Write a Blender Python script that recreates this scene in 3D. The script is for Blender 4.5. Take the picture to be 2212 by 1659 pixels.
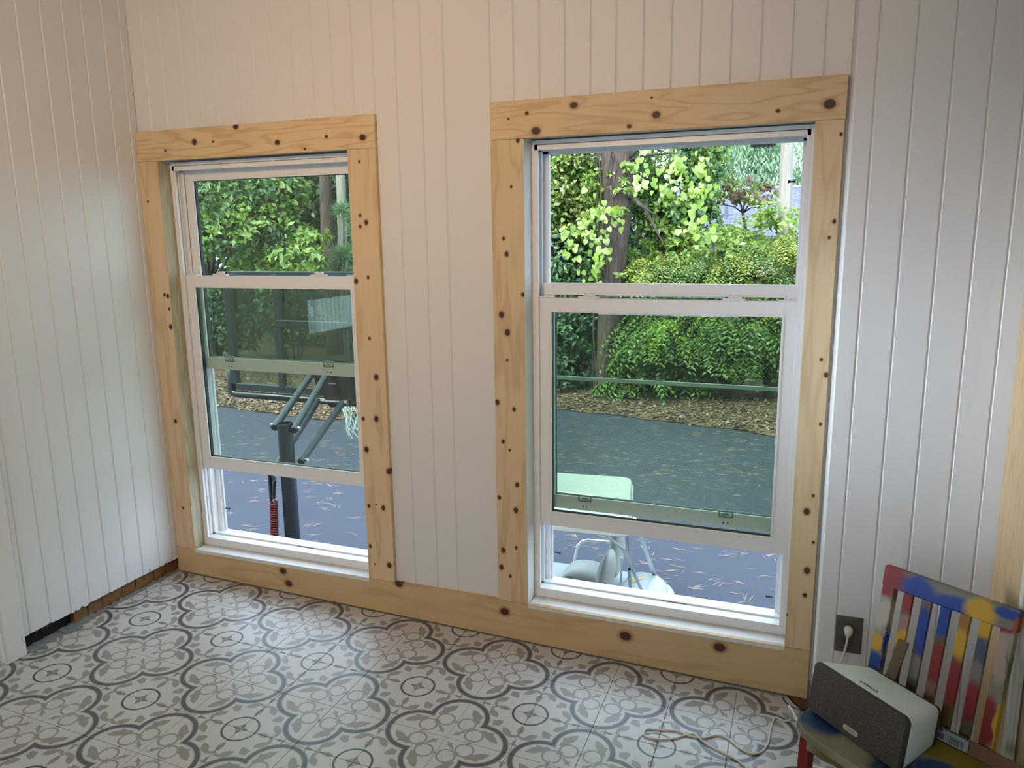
import bpy, bmesh, math, random
import numpy as np
from mathutils import Vector, Matrix
random.seed(7); RNG = np.random.default_rng(11)
for o in list(bpy.data.objects): bpy.data.objects.remove(o)
SC = bpy.context.scene
COL = SC.collection
# ------------------------------------------------------------------ camera
CAM = np.array([2.53576305, -2.47067611, 1.44186149])
RM = np.array([[0.9351177487998272, 0.3541018499474645, -0.012910296020094855],
               [0.055110223040991085, -0.18133443496269694, -0.9818761052256704],
               [-0.3500252265136262, 0.9174582838257785, -0.1890836805320382]])
FPX = 1653.0085
cd = bpy.data.cameras.new('camera'); cam = bpy.data.objects.new('camera', cd); COL.objects.link(cam)
m = Matrix(((RM[0][0], -RM[1][0], -RM[2][0], CAM[0]), (RM[0][1], -RM[1][1], -RM[2][1], CAM[1]),
            (RM[0][2], -RM[1][2], -RM[2][2], CAM[2]), (0, 0, 0, 1)))
cam.matrix_world = m
cd.sensor_width = 36; cd.lens = FPX / 2212 * 36; cd.clip_start = 0.05; cd.clip_end = 300
SC.camera = cam
# ------------------------------------------------------------------ world, sun, window and ceiling light, added wall patch light
W = bpy.data.worlds.new('world'); SC.world = W; W.use_nodes = True
wn = W.node_tree; wn.nodes['Background'].inputs['Color'].default_value = (0.61, 0.80, 1.0, 1)
wn.nodes['Background'].inputs['Strength'].default_value = 2.6
sd = bpy.data.lights.new('sun', 'SUN'); sd.energy = 4.4; sd.angle = math.radians(25); sd.color = (1, .96, .86)
so = bpy.data.objects.new('sun', sd); COL.objects.link(so); so.rotation_euler = (math.radians(38), 0, math.radians(-20))
def area(name, loc, rot, sx, sy, power, col):
    d = bpy.data.lights.new(name, 'AREA'); d.shape = 'RECTANGLE'; d.size = sx; d.size_y = sy; d.energy = power; d.color = col
    o = bpy.data.objects.new(name, d); COL.objects.link(o); o.location = loc; o.rotation_euler = rot; return o
PI = math.pi
area('rear_window_light', (1.35, -4.50, 1.35), (PI/2, 0, 0), 1.3, 1.3, 12, (.68, .84, 1.0))
cl = area('ceiling_light', (1.75, -2.5, 2.32), (0, 0, 0), .45, .45, 8.0, (1, .63, .32)); cl.data.spread = math.radians(110)
cl.rotation_euler = (Vector((.75, 0, 1.75)) - cl.location).to_track_quat('-Z', 'Y').to_euler()
dl = area('wall_patch_light', (.03, -1.22, 1.33), (0, 0, 0), .45, .6, 1.7, (.62, .79, 1.0)); dl.data.spread = math.radians(26)  # added narrow lamp standing in for door daylight, aimed at the right-hand wall patch
dl.rotation_euler = (Vector((2.86, -.2, 1.02)) - dl.location).to_track_quat('-Z', 'Y').to_euler()
SC.view_settings.view_transform = 'Standard'; SC.view_settings.look = 'None'
SC.view_settings.exposure = 1.0; SC.view_settings.gamma = 1.0; SC.view_settings.use_curve_mapping = False

# ------------------------------------------------------------------ helpers: where a sight line meets a plane (survey of the real place)
def ray(u, v): return RM.T @ np.array([(u - 1106) / FPX, (v - 829.5) / FPX, 1.0])
def at_y(u, v, y):
    d = ray(u, v); return CAM + d * ((y - CAM[1]) / d[1])
def at_z(u, v, z):
    d = ray(u, v); return CAM + d * ((z - CAM[2]) / d[2])
SL = -0.0226268; SH = -0.0108364     # fall of the floor to the right, skew of the tile courses
T = .2; TX0, TY0 = 0.200556, -0.802562
def fz(x): return SL * x

# ------------------------------------------------------------------ helpers: shader expressions
class X:
    nt = None
    def __init__(s, sock): s.s = sock
    @staticmethod
    def mk(op, *a, clamp=False):
        n = X.nt.nodes.new('ShaderNodeMath'); n.operation = op; n.use_clamp = clamp
        for i, v in enumerate(a):
            if isinstance(v, X): X.nt.links.new(v.s, n.inputs[i])
            else: n.inputs[i].default_value = float(v)
        return X(n.outputs[0])
    def __add__(a, b): return X.mk('ADD', a, b)
    __radd__ = __add__
    def __sub__(a, b): return X.mk('SUBTRACT', a, b)
    def __rsub__(a, b): return X.mk('SUBTRACT', b, a)
    def __mul__(a, b): return X.mk('MULTIPLY', a, b)
    __rmul__ = __mul__
    def __truediv__(a, b): return X.mk('DIVIDE', a, b)
def xmin(a, b): return X.mk('MINIMUM', a, b)
def xmax(a, b): return X.mk('MAXIMUM', a, b)
def xabs(a): return X.mk('ABSOLUTE', a)
def xsqrt(a): return X.mk('SQRT', a)
def xlen(a, b): return xsqrt(a * a + b * b)
def sat(a): return X.mk('ADD', a, 0.0, clamp=True)
def inside(sdf, w=.006): return sat(0.5 - sdf / w)      # 1 inside, soft edge
def new_mat(name):
    mt = bpy.data.materials.new(name); mt.use_nodes = True; nt = mt.node_tree; X.nt = nt
    return mt, nt, nt.nodes['Principled BSDF']
def rgb(c):
    if isinstance(c, str):
        c = c.lstrip('#'); c = [int(c[i:i + 2], 16) / 255 for i in (0, 2, 4)]
        c = [x / 12.92 if x <= .04045 else ((x + .055) / 1.055) ** 2.4 for x in c]
    return (c[0], c[1], c[2], 1)
def noise(nt, scale, detail=3, vec=None, sc=None, rough=.5):
    n = nt.nodes.new('ShaderNodeTexNoise'); n.inputs['Scale'].default_value = scale; n.inputs['Detail'].default_value = detail
    n.inputs['Roughness'].default_value = rough
    if vec is None:
        tc = nt.nodes.new('ShaderNodeTexCoord'); vec = tc.outputs['Object']
    if sc:
        mp = nt.nodes.new('ShaderNodeMapping'); mp.inputs['Scale'].default_value = sc; nt.links.new(vec, mp.inputs['Vector']); vec = mp.outputs[0]
    nt.links.new(vec, n.inputs['Vector']); return n
def mixc(nt, f, a, b):
    n = nt.nodes.new('ShaderNodeMix'); n.data_type = 'RGBA'
    for sock, v in ((n.inputs['Factor'], f), (n.inputs['A'], a), (n.inputs['B'], b)):
        pass
    fi, ai, bi = n.inputs[0], n.inputs[6], n.inputs[7]
    for sk, v in ((fi, f), (ai, a), (bi, b)):
        if isinstance(v, X): nt.links.new(v.s, sk)
        elif isinstance(v, bpy.types.NodeSocket): nt.links.new(v, sk)
        elif isinstance(v, (int, float)): sk.default_value = v
        else: sk.default_value = rgb(v)
    return n.outputs[2]
def bump(nt, bsdf, h, strength=.3, dist=.002):
    b = nt.nodes.new('ShaderNodeBump'); b.inputs['Strength'].default_value = strength; b.inputs['Distance'].default_value = dist
    nt.links.new(h.s if isinstance(h, X) else h, b.inputs['Height']); nt.links.new(b.outputs[0], bsdf.inputs['Normal'])
MATS = {}
def flat(name, c, rough=.5, metal=0, var=.06, scale=12, bmp=0.0, spec=.5):
    if name in MATS: return MATS[name]
    mt, nt, bs = new_mat(name)
    n = noise(nt, scale, 4)
    c = rgb(c); d = tuple(max(0, x * (1 - var * 2)) for x in c[:3])
    nt.links.new(mixc(nt, n.outputs['Fac'], c[:3], d), bs.inputs['Base Color'])
    bs.inputs['Roughness'].default_value = rough; bs.inputs['Metallic'].default_value = metal
    bs.inputs['Specular IOR Level'].default_value = spec
    if bmp: bump(nt, bs, n.outputs['Fac'], .5, bmp)
    MATS[name] = mt; return mt

# ------------------------------------------------------------------ helpers: objects
def tag(o, label=None, cat=None, group=None, kind=None):
    if label: o['label'] = label
    if cat: o['category'] = cat
    if group: o['group'] = group
    if kind: o['kind'] = kind
    return o
def empty(name, loc=(0, 0, 0), rot=(0, 0, 0), parent=None):
    o = bpy.data.objects.new(name, None); COL.objects.link(o); o.location = loc; o.rotation_euler = rot
    o.empty_display_size = .05
    if parent: o.parent = parent
    return o
def pyd(name, V, F, mat, parent=None, smooth=False):
    me = bpy.data.meshes.new(name); me.from_pydata([tuple(map(float, v)) for v in V], [], F); me.update()
    if mat: me.materials.append(mat)
    if smooth: me.polygons.foreach_set('use_smooth', [True] * len(me.polygons))
    o = bpy.data.objects.new(name, me); COL.objects.link(o)
    if parent: o.parent = parent
    return o
class MB:
    """collects shapes, builds ONE mesh object"""
    def __init__(s): s.V = []; s.F = []
    def add(s, V, F):
        b = len(s.V); s.V += [tuple(map(float, v)) for v in V]; s.F += [tuple(i + b for i in f) for f in F]; return s
    def box(s, x0, x1, y0, y1, z0, z1, c=0.0):
        if x0 > x1: x0, x1 = x1, x0
        if y0 > y1: y0, y1 = y1, y0
        if z0 > z1: z0, z1 = z1, z0
        if c <= 0:
            V = [(x0, y0, z0), (x1, y0, z0), (x1, y1, z0), (x0, y1, z0), (x0, y0, z1), (x1, y0, z1), (x1, y1, z1), (x0, y1, z1)]
            return s.add(V, [(0, 3, 2, 1), (4, 5, 6, 7), (0, 1, 5, 4), (1, 2, 6, 5), (2, 3, 7, 6), (3, 0, 4, 7)])
        c = min(c, (x1 - x0) * .45, (y1 - y0) * .45, (z1 - z0) * .45)
        bm = bmesh.new()
        r = bmesh.ops.create_cube(bm, size=1)
        for v in bm.verts: v.co = ((x0 + x1) / 2 + v.co.x * (x1 - x0), (y0 + y1) / 2 + v.co.y * (y1 - y0), (z0 + z1) / 2 + v.co.z * (z1 - z0))
        bmesh.ops.bevel(bm, geom=bm.edges[:], offset=c, segments=1, affect='EDGES')
        bm.verts.index_update()
        V = [tuple(v.co) for v in bm.verts]; F = [tuple(v.index for v in f.verts) for f in bm.faces]; bm.free()
        return s.add(V, F)
    def tube(s, pts, r, n=8, cap=True):
        pts = [Vector(p) for p in pts]; rs = r if isinstance(r, (list, tuple)) else [r] * len(pts)
        V = []; up = None
        for i, p in enumerate(pts):
            d = (pts[min(i + 1, len(pts) - 1)] - pts[max(i - 1, 0)]).normalized()
            if up is None: up = Vector((0, 0, 1)) if abs(d.z) < .9 else Vector((1, 0, 0))
            a = d.cross(up)
            if a.length < 1e-5: a = d.orthogonal()
            a.normalize(); b = d.cross(a).normalized(); up = -b if False else up
            for k in range(n):
                t = 2 * PI * k / n; V.append(p + (a * math.cos(t) + b * math.sin(t)) * rs[i])
        F = []
        for i in range(len(pts) - 1):
            for k in range(n):
                k2 = (k + 1) % n; F.append((i * n + k, i * n + k2, (i + 1) * n + k2, (i + 1) * n + k))
        if cap: F += [tuple(range(n))[::-1], tuple((len(pts) - 1) * n + k for k in range(n))]
        return s.add(V, F)
    def prism(s, poly, h0, h1, axis='z'):
        n = len(poly)
        def mp(a, b, h): return (a, b, h) if axis == 'z' else ((a, h, b) if axis == 'y' else (h, a, b))
        V = [mp(a, b, h0) for a, b in poly] + [mp(a, b, h1) for a, b in poly]
        F = [tuple(range(n))[::-1], tuple(range(n, 2 * n))] + [(i, (i + 1) % n, n + (i + 1) % n, n + i) for i in range(n)]
        return s.add(V, F)
    def beam(s, p, q, w, h, up=(0, 0, 1)):
        p, q = Vector(p), Vector(q); d = (q - p).normalized(); a = d.cross(Vector(up))
        if a.length < 1e-4: a = d.orthogonal()
        a.normalize(); b = a.cross(d).normalized(); V = []
        for e in (p, q):
            for sa, sb in ((-1, -1), (1, -1), (1, 1), (-1, 1)): V.append(e + a * sa * w / 2 + b * sb * h / 2)
        return s.add(V, [(0, 1, 2, 3), (7, 6, 5, 4), (0, 4, 5, 1), (1, 5, 6, 2), (2, 6, 7, 3), (3, 7, 4, 0)])
    def build(s, name, mat, parent=None, smooth=False, bevel=0):
        o = pyd(name, s.V, s.F, mat, parent, smooth)
        bm = bmesh.new(); bm.from_mesh(o.data); bmesh.ops.recalc_face_normals(bm, faces=bm.faces[:]); bm.to_mesh(o.data); bm.free()
        if bevel:
            md = o.modifiers.new('bevel', 'BEVEL'); md.width = bevel; md.segments = 2; md.limit_method = 'ANGLE'
        return o
def text(name, body, size, mat, mtx, parent=None, mirror=False):
    cu = bpy.data.curves.new(name, 'FONT'); cu.body = body; cu.size = size; cu.align_x = 'CENTER'; cu.align_y = 'CENTER'; cu.extrude = size * .01
    tmp = bpy.data.objects.new('tmp', cu); COL.objects.link(tmp)
    dg = bpy.context.evaluated_depsgraph_get(); me = bpy.data.meshes.new_from_object(tmp.evaluated_get(dg))
    bpy.data.objects.remove(tmp); bpy.data.curves.remove(cu)
    if mirror:
        for v in me.vertices: v.co.x = -v.co.x
    me.transform(mtx); me.materials.clear(); me.materials.append(mat)
    o = bpy.data.objects.new(name, me); COL.objects.link(o)
    if parent: o.parent = parent
    return o

# ------------------------------------------------------------------ materials
def paint(name, c, marks=False):
    mt, nt, bs = new_mat(name)
    n = noise(nt, 3, 4); n2 = noise(nt, 90, 2, sc=(1, 1, .3))
    col = mixc(nt, n.outputs['Fac'], c, [x * .93 for x in rgb(c)[:3]])
    nt.links.new(col, bs.inputs['Base Color']); bs.inputs['Roughness'].default_value = .5
    bump(nt, bs, n2.outputs['Fac'], .25, .0012)
    return mt
M_WALL = paint('painted_panel', (.72, .70, .675))
M_CEIL = paint('ceiling_paint', (.70, .68, .65))
M_VINYL = flat('white_vinyl', (.80, .80, .80), .32, var=.02)
M_CASING = flat('casing_paint', (.74, .72, .70), .45, var=.03)
def leftwall_mat():
    mt, nt, bs = new_mat('painted_panel_chipped')
    g = nt.nodes.new('ShaderNodeNewGeometry'); sp = nt.nodes.new('ShaderNodeSeparateXYZ'); nt.links.new(g.outputs['Position'], sp.inputs[0])
    n = noise(nt, 3, 4, g.outputs['Position']); nn = noise(nt, 38, 4, g.outputs['Position'], (1, 1, .35), .7)
    z = X(sp.outputs['Z'])
    low = sat(1.0 - (z - .06) / .055)
    chip = sat((X(nn.outputs['Fac']) - (.80 - .22 * low)) / .03) * sat(1.0 - (z - .06) / .13)
    col = mixc(nt, n.outputs['Fac'], (.72, .73, .735), (.66, .675, .68))
    nt.links.new(mixc(nt, chip, col, (.035, .028, .02)), bs.inputs['Base Color']); bs.inputs['Roughness'].default_value = .45
    return mt
M_WALL_L = leftwall_mat()
def wood(name, axis, knots, base='#d9b483', dark='#b98c57', seed=0, plane='y', kcol='#3e2210', ring='#94602f', gs=1.0):
    """pine board: long grain along axis ('x' or 'z'), knots = (x, z, radius)"""
    mt, nt, bs = new_mat(name)
    g = nt.nodes.new('ShaderNodeNewGeometry'); sp = nt.nodes.new('ShaderNodeSeparateXYZ'); nt.links.new(g.outputs['Position'], sp.inputs[0])
    a = X(sp.outputs['X']) if plane == 'y' else X(sp.outputs['Y']); b = X(sp.outputs['Z']); d = X(sp.outputs['Y'])
    core = None; halo = None; warp = None
    lx, lz = (1.25, 1.0) if axis == 'x' else (1.0, 1.25)
    for kx, kz, r in knots:
        e = xlen((a - kx) / (r * lx), (b - kz) / (r * lz))
        c1 = sat((1.15 - e) / .3); h = sat((1.9 - e) / 1.1)
        w = xlen((a - kx) / (r * (7 if axis == 'x' else 2.6)), (b - kz) / (r * (2.6 if axis == 'x' else 7)))
        ww = sat(1.0 - w) * r * 1.3
        core = c1 if core is None else xmax(core, c1); halo = h if halo is None else xmax(halo, h); warp = ww if warp is None else warp + ww
    u, v = (a, b) if axis == 'x' else (b, a)
    if warp is not None: v = v + warp
    cb = nt.nodes.new('ShaderNodeCombineXYZ')
    for i, q in enumerate((u * 1.1 + seed, v * 9.0, d * 9.0)): nt.links.new(q.s, cb.inputs[i])
    n1 = noise(nt, 1.6, 2, cb.outputs[0])
    rings = X.mk('SINE', X(n1.outputs['Fac']) * 46.0 * gs) * .5 + .5
    rings = X.mk('POWER', rings, 4.0)
    cb2 = nt.nodes.new('ShaderNodeCombineXYZ')
    for i, q in enumerate((u * 5.0, v * 230.0, d * 60.0)): nt.links.new(q.s, cb2.inputs[i])
    n2 = noise(nt, 1.0, 3, cb2.outputs[0]); n3 = noise(nt, 5.0, 2, g.outputs['Position'])
    f = sat(rings * .42 + X(n2.outputs['Fac']) * .30 + X(n3.outputs['Fac']) * .30 - .12)
    col = mixc(nt, f, base, dark)
    if core is not None:
        col = mixc(nt, halo * .7, col, ring); col = mixc(nt, core, col, kcol)
    nt.links.new(col, bs.inputs['Base Color']); bs.inputs['Roughness'].default_value = .55
    bump(nt, bs, n2.outputs['Fac'], .25, .0006)
    return mt
KB = .012
M_H1 = wood('pine_header_small', 'x', [(.5, 1.862, .009), (.298, 1.819, .009), (.298, 1.81, .005), (.388, 1.814, .004), (.684, 1.795, .0085), (1.048, 1.793, .010), (.898, 1.804, .005), (.15, 1.793, .004), (.803, 1.766, .004)], '#ddc49c', '#b48f60', 1.3)
M_P1R = wood('pine_post_small_right', 'z', [(1.029, 1.711, .004), (1.022, 1.524, .005), (1.046, 1.499, .007), (1.02, 1.485, .005), (1.043, 1.302, .005), (.991, 1.288, .008), (1.036, 1.077, .005), (1.057, .932, .009), (.992, .767, .006), (1.049, .771, .009), (.999, .647, .009), (1.092, .568, .009), (1.061, .418, .008), (.997, .419, .006), (1.03, .428, .003), (1.076, .184, .009), (1.011, .179, .003), (.994, .252, .006), (1.106, .436, .006), (1.104, .192, .007)], '#dbc29c', '#b8986c', 2.2, gs=.5)
M_P1L = wood('pine_post_small_left', 'z', [(.074, 1.225, .006), (.09, 1.22, .007), (.092, 1.167, .005), (.09, 1.093, .008), (.066, .689, .007), (.035, 1.6, .004), (.06, .3, .005)], '#dbc29c', '#ba9a70', 3.1, gs=.5)
M_H2 = wood('pine_header_large', 'x', [(1.822, 1.848, .010), (1.664, 1.834, .005), (1.695, 1.777, .012), (2.084, 1.802, .010), (2.001, 1.773, .006), (2.437, 1.79, .005), (2.575, 1.799, .013), (2.069, 1.853, .003), (1.60, 1.82, .003)], '#d8bf97', '#b39163', 4.7)
M_P2L = wood('pine_post_large_left', 'z', [(1.632, 1.751, .006), (1.587, 1.384, .007), (1.577, 1.436, .005), (1.607, 1.605, .004), (1.644, 1.248, .006), (1.565, 1.178, .009), (1.586, 1.117, .009), (1.584, 1.02, .004), (1.544, .867, .008), (1.607, .846, .006), (1.564, .726, .006), (1.588, .696, .004), (1.615, .57, .007), (1.546, .515, .006), (1.609, .474, .008), (1.558, .313, .008), (1.608, .33, .005), (1.549, .246, .008), (1.584, .216, .005)], '#d7bf98', '#b3956a', 5.5, gs=.6)
M_P2R = wood('pine_post_large_right', 'z', [(2.61, 1.715, .004), (2.607, 1.473, .005), (2.596, 1.427, .004), (2.596, 1.067, .004), (2.612, 1.021, .006), (2.605, .868, .004), (2.582, .585, .009), (2.594, .389, .009), (2.592, .305, .006), (2.607, .486, .004), (2.598, .639, .004), (2.542, .229, .003)], '#d7bf98', '#b89b70', 6.1, gs=.5)
M_BB = wood('pine_base_board', 'x', [(.566, .083, .0125), (.59, .031, .0125), (1.116, .112, .0125), (1.559, .071, .014), (2.015, .056, .016), (2.336, .074, .015)], '#cdb183', '#af9262', 7.7, kcol='#4a2211', ring='#6b3818', gs=.45)
M_SILLW = flat('whitewashed_sill', (.74, .72, .68), .5, var=.08, scale=25)
M_JAMB = wood('raw_stud', 'z', [(.10, 1.57, .006), (.10, .9, .005), (.10, .3, .006)], '#b7aa8c', '#8d8468', 9.9, plane='x')
M_JAMB2 = flat('pale_jamb', (.62, .60, .54), .5, var=.05)
M_PLY = wood('raw_subfloor_plate', 'x', [], '#8a6238', '#5a3a1c', 3.3, plane='x')
M_DARK = flat('gap_shade_black', (.012, .011, .010), .95)  # near-black, stands for the shade inside open gaps

def tile_mat():
    mt, nt, bs = new_mat('printed_floor_tile')
    g = nt.nodes.new('ShaderNodeNewGeometry'); sp = nt.nodes.new('ShaderNodeSeparateXYZ'); nt.links.new(g.outputs['Position'], sp.inputs[0])
    px, py = X(sp.outputs['X']), X(sp.outputs['Y'])
    xi = (px - TX0) / T; yj = (py - TY0 - SH * (px - TX0)) / T
    def fold(a): return xabs((X.mk('FLOORED_MODULO', a + 1.0, 2.0)) - 1.0)
    u, v = fold(xi), fold(yj)                # distance from ring-medallion centre
    x, y = 1.0 - u, 1.0 - v                  # from quatrefoil centre
    hx, hy = xmax(x, y), xmin(x, y)          # folded on the diagonal
    mu, mv = xmax(u, v), xmin(u, v)
    def seg(p, q, a, b, r):                  # capsule distance
        dx, dy = b[0] - a[0], b[1] - a[1]; L = dx * dx + dy * dy
        t = sat(((p - a[0]) * dx + (q - a[1]) * dy) / L)
        return xlen(p - a[0] - t * dx, q - a[1] - t * dy) - r
    def leaf(p, q, a, b, w):                 # pointed-oval distance (lens of two circles)
        cx, cy = (a[0] + b[0]) / 2, (a[1] + b[1]) / 2; L = math.hypot(b[0] - a[0], b[1] - a[1]); tx, ty = (b[0] - a[0]) / L, (b[1] - a[1]) / L
        h = L / 2; R = (h * h + w * w) / (2 * w); s = R - w
        al = (p - cx) * tx + (q - cy) * ty; ac = xabs((q - cy) * tx - (p - cx) * ty)
        return xlen(al, ac + s) - R
    f = xmin(xlen(hx - .495, hy), xlen(hx, hy) * .9)      # quatrefoil lobes and centre
    dark = inside(xabs(f - .440) - .034)
    mid = inside(xabs(f - .440) - .051)
    grey = None
    def G(d):
        nonlocal grey
        grey = inside(d) if grey is None else xmax(grey, inside(d))
    inlobe = inside(f - .36)
    # ivy leaves, scrolls and little stars inside the quatrefoil
    G(leaf(hx, hy, (.50, .325), (.775, .135), .066)); G(leaf(hx, hy, (.50, .21), (.66, .335), .052)); G(leaf(hx, hy, (.45, .345), (.60, .235), .046)); G(seg(hx, hy, (.52, .29), (.57, .27), .050))
    ring = xabs(xlen(hx - .385, hy - .178) - .135) - .0165
    G(ring); G(seg(hx, hy, (.385, .035), (.385, .065), .013)); G(seg(hx, hy, (.32, .26), (.295, .295), .014)); G(seg(hx, hy, (.36, .0), (.40, .0), .016))
    dd, de = (hx + hy) * .7071, xabs(hx - hy) * .7071
    G(leaf(dd, de, (.10, 0), (.33, 0), .028)); G(leaf(dd, de, (.18, -.06), (.18, .06), .020)); 
    G(seg(dd, de, (.43, 0), (.47, .0), .012))
    # around the medallion
    G(leaf(mu, mv, (.33, .0), (.545, .0), .050))                                     # drop on the axis
    G(leaf(mu, mv, (.455, .275), (.635, .105), .058)); G(seg(mu, mv, (.56, .0), (.605, .05), .018)); G(seg(mu, mv, (.605, .05), (.61, .12), .030))
    d2, e2 = (mu + mv) * .7071, xabs(mu - mv) * .7071
    G(leaf(d2, e2, (.46, 0), (.66, 0), .060)); G(leaf(d2, e2, (.585, -.085), (.585, .085), .050))
    G(seg(mu, mv, (.715, .0), (.765, .0), .026)); G(seg(mu, mv, (.79, -.05), (.79, .05), .018))
    # medallion
    rr = xlen(u, v); dring = inside(xabs(rr - .275) - .017)
    q = xsqrt(mu) + xsqrt(mv); q = X.mk('POWER', mu, .7) + X.mk('POWER', mv, .7); star = inside(q - .265, .008); sline = inside(xabs(mu - mv) - .006) * inside(rr - .12)
    tone = noise(nt, 260, 2, g.outputs['Position']); wash = noise(nt, 7, 3, g.outputs['Position'], (1, 5, 1))
    col = mixc(nt, X(tone.outputs['Fac']) * .5 + X(wash.outputs['Fac']) * .4, '#cfcdca', '#b3b1ae')
    col = mixc(nt, grey * .95, col, '#8e8882')
    col = mixc(nt, star * (1.0 - sline * .8), col, '#86817c')
    col = mixc(nt, mid, col, '#a09e9b'); col = mixc(nt, dark, col, '#55555a'); col = mixc(nt, dring, col, '#414144')
    nt.links.new(col, bs.inputs['Base Color']); bs.inputs['Roughness'].default_value = .36
    bump(nt, bs, wash.outputs['Fac'], .12, .002)
    return mt
M_TILE = tile_mat()
M_GROUT = flat('grout', (.42, .42, .42), .8)

# ------------------------------------------------------------------ STRUCTURE: floor
XR = 3.085; YB = -4.6; ZC = 2.42
flo = MB(); 
V = [(-.12, .0, fz(-.12) - .004), (XR, .0, fz(XR) - .004), (XR, YB, fz(XR) - .004), (-.12, YB, fz(-.12) - .004)]
V += [(a, b, c - .10) for a, b, c in V]
flo.add(V, [(0, 3, 2, 1), (4, 5, 6, 7), (0, 1, 5, 4), (1, 2, 6, 5), (2, 3, 7, 6), (3, 0, 4, 7)])
floor = tag(flo.build('floor', M_GROUT), 'floor of pale square tiles printed with grey quatrefoils and ring medallions', kind='structure')
def tile_mesh(w0=0., w1=1., d0=0., d1=1.):
    g_ = .0007; c = .0008; t = .003
    def P(a, b, h): return (a * T, b * T + SH * a * T, SL * a * T + h)
    a0, a1, b0, b1 = w0 + g_ / T, w1 - g_ / T, d0 + g_ / T, d1 - g_ / T; e = c / T
    V = [P(a0, b0, -t), P(a1, b0, -t), P(a1, b1, -t), P(a0, b1, -t), P(a0, b0, -c), P(a1, b0, -c), P(a1, b1, -c), P(a0, b1, -c),
         P(a0 + e, b0 + e, 0), P(a1 - e, b0 + e, 0), P(a1 - e, b1 - e, 0), P(a0 + e, b1 - e, 0)]
    F = [(0, 3, 2, 1), (8, 9, 10, 11)]
    for k in (0, 4): F += [(k + i, k + (i + 1) % 4, k + 4 + (i + 1) % 4, k + 4 + i) for i in range(4)]
    return V, F
TM = {}
def tile_at(i, j, key=(0., 1., 0., 1.)):
    if key not in TM:
        V, F = tile_mesh(*key); me = bpy.data.meshes.new('tile'); me.from_pydata(V, [], F); me.update(); me.materials.append(M_TILE); TM[key] = me
    o = bpy.data.objects.new('tile', TM[key]); COL.objects.link(o); o.parent = floor
    x = TX0 + i * T; o.location = (x, TY0 + j * T + SH * i * T, fz(x)); return o
rest = MB()
imax = int((XR - TX0) / T)
for i in range(-1, imax + 1):
    for j in range(-19, 4):
        x0 = TX0 + i * T; w0 = 0.; w1 = min(1., round((XR - x0 - .003) / T, 3))
        if i == -1: w0 = round(max(0., (0.0 - x0) / T), 3)
        y0 = TY0 + j * T + SH * i * T
        d1 = 1.
        if j == 3:
            d1 = 0.985 if i < 6 else .93
            d1 = round(min(1., (-.022 - y0 - 0) / T), 2)
        if x0 + T * w0 > 2.62 and j >= 3: 
            continue
        if x0 > 2.42 and j == 3: w1 = min(w1, round((2.60 - x0) / T, 3)); 
        if w1 - w0 < .05 or d1 < .05: continue
        if y0 < YB: continue
        if x0 >= 2.6 and j >= 2: d1 = min(d1, round((-.204 - y0) / T, 3))
        if d1 < .05: continue
        if j >= -5: tile_at(i, j, (w0, w1, 0., d1))
        else:
            V, F = tile_mesh(w0, w1, 0., d1); rest.add([(a + x0, b + y0, c + fz(x0)) for a, b, c in V], F)
rt = rest.build('tile_field', M_TILE, floor); rt['kind'] = 'stuff'
# crumbled thinset along the left wall
mo = MB(); random.seed(3)
for k in range(46):
    y = -.745 + k * .0158; w = (.032 if y < -.42 else .012) * random.uniform(.5, 1.4)
    x = random.uniform(-.012, .004); pts = []
    for a in range(7):
        t = a / 7 * 2 * PI; pts.append((x + math.cos(t) * w * random.uniform(.6, 1.1), y + math.sin(t) * .014 * random.uniform(.6, 1.2)))
    mo.prism(pts, fz(0) - .003, fz(0) + random.uniform(.002, .006))
mo_ = mo.build('mortar', flat('thinset', '#8d9496', .9, var=.2, scale=60, bmp=.002), floor); mo_['kind'] = 'stuff'; mo_['label'] = 'crumbled grey thinset spread along the left edge of the tiles'

# ------------------------------------------------------------------ STRUCTURE: walls of grooved planks
def plank(name, parent, a0, a1, zs, mat, frame, t=.012, ch=.0036):
    """frame(a, depth, z) -> world; front at depth 0, v-groove chamfers on both sides"""
    mb = MB()
    for z0, z1 in zs:
        prof = [(a0, ch), (a0 + ch * 1.1, 0), (a1 - ch * 1.1, 0), (a1, ch), (a1, t), (a0, t)]; n = len(prof)
        V = [frame(a, d, z) for z in (z0, z1) for a, d in prof]
        mb.add(V, [tuple(range(n)), tuple(range(n, 2 * n))] + [(i, (i + 1) % n, n + (i + 1) % n, n + i) for i in range(n)])
    return mb.build(name, mat, parent)
OP = [(.098, .984, .108, 1.760), (1.648, 2.545, .108, 1.762)]      # window openings x0, x1, z0, z1
wb = MB(); TH = .14
xs = [-.12, OP[0][0], OP[0][1], OP[1][0], OP[1][1], 2.628]
for k in range(5):
    if k in (1, 3):
        o_ = OP[0] if k == 1 else OP[1]
        wb.box(xs[k], xs[k + 1], .012, TH, -.3, o_[2]); wb.box(xs[k], xs[k + 1], .012, TH, o_[3], ZC + .1)
    else: wb.box(xs[k], xs[k + 1], .012, TH, -.3, ZC + .1)
wall_back = tag(wb.build('wall_back', M_WALL), 'white grooved plank wall holding both windows', kind='structure')
gr = [0.0, .073, .158, .252, .334, .414, .504, .591, .670, .754, .843, .923, 1.008, 1.092, 1.18, 1.277, 1.362, 1.531, 1.613, 1.702, 1.787, 1.871, 1.9525, 2.038, 2.123, 2.209, 2.2975, 2.382, 2.468, 2.555, 2.628]
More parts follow.
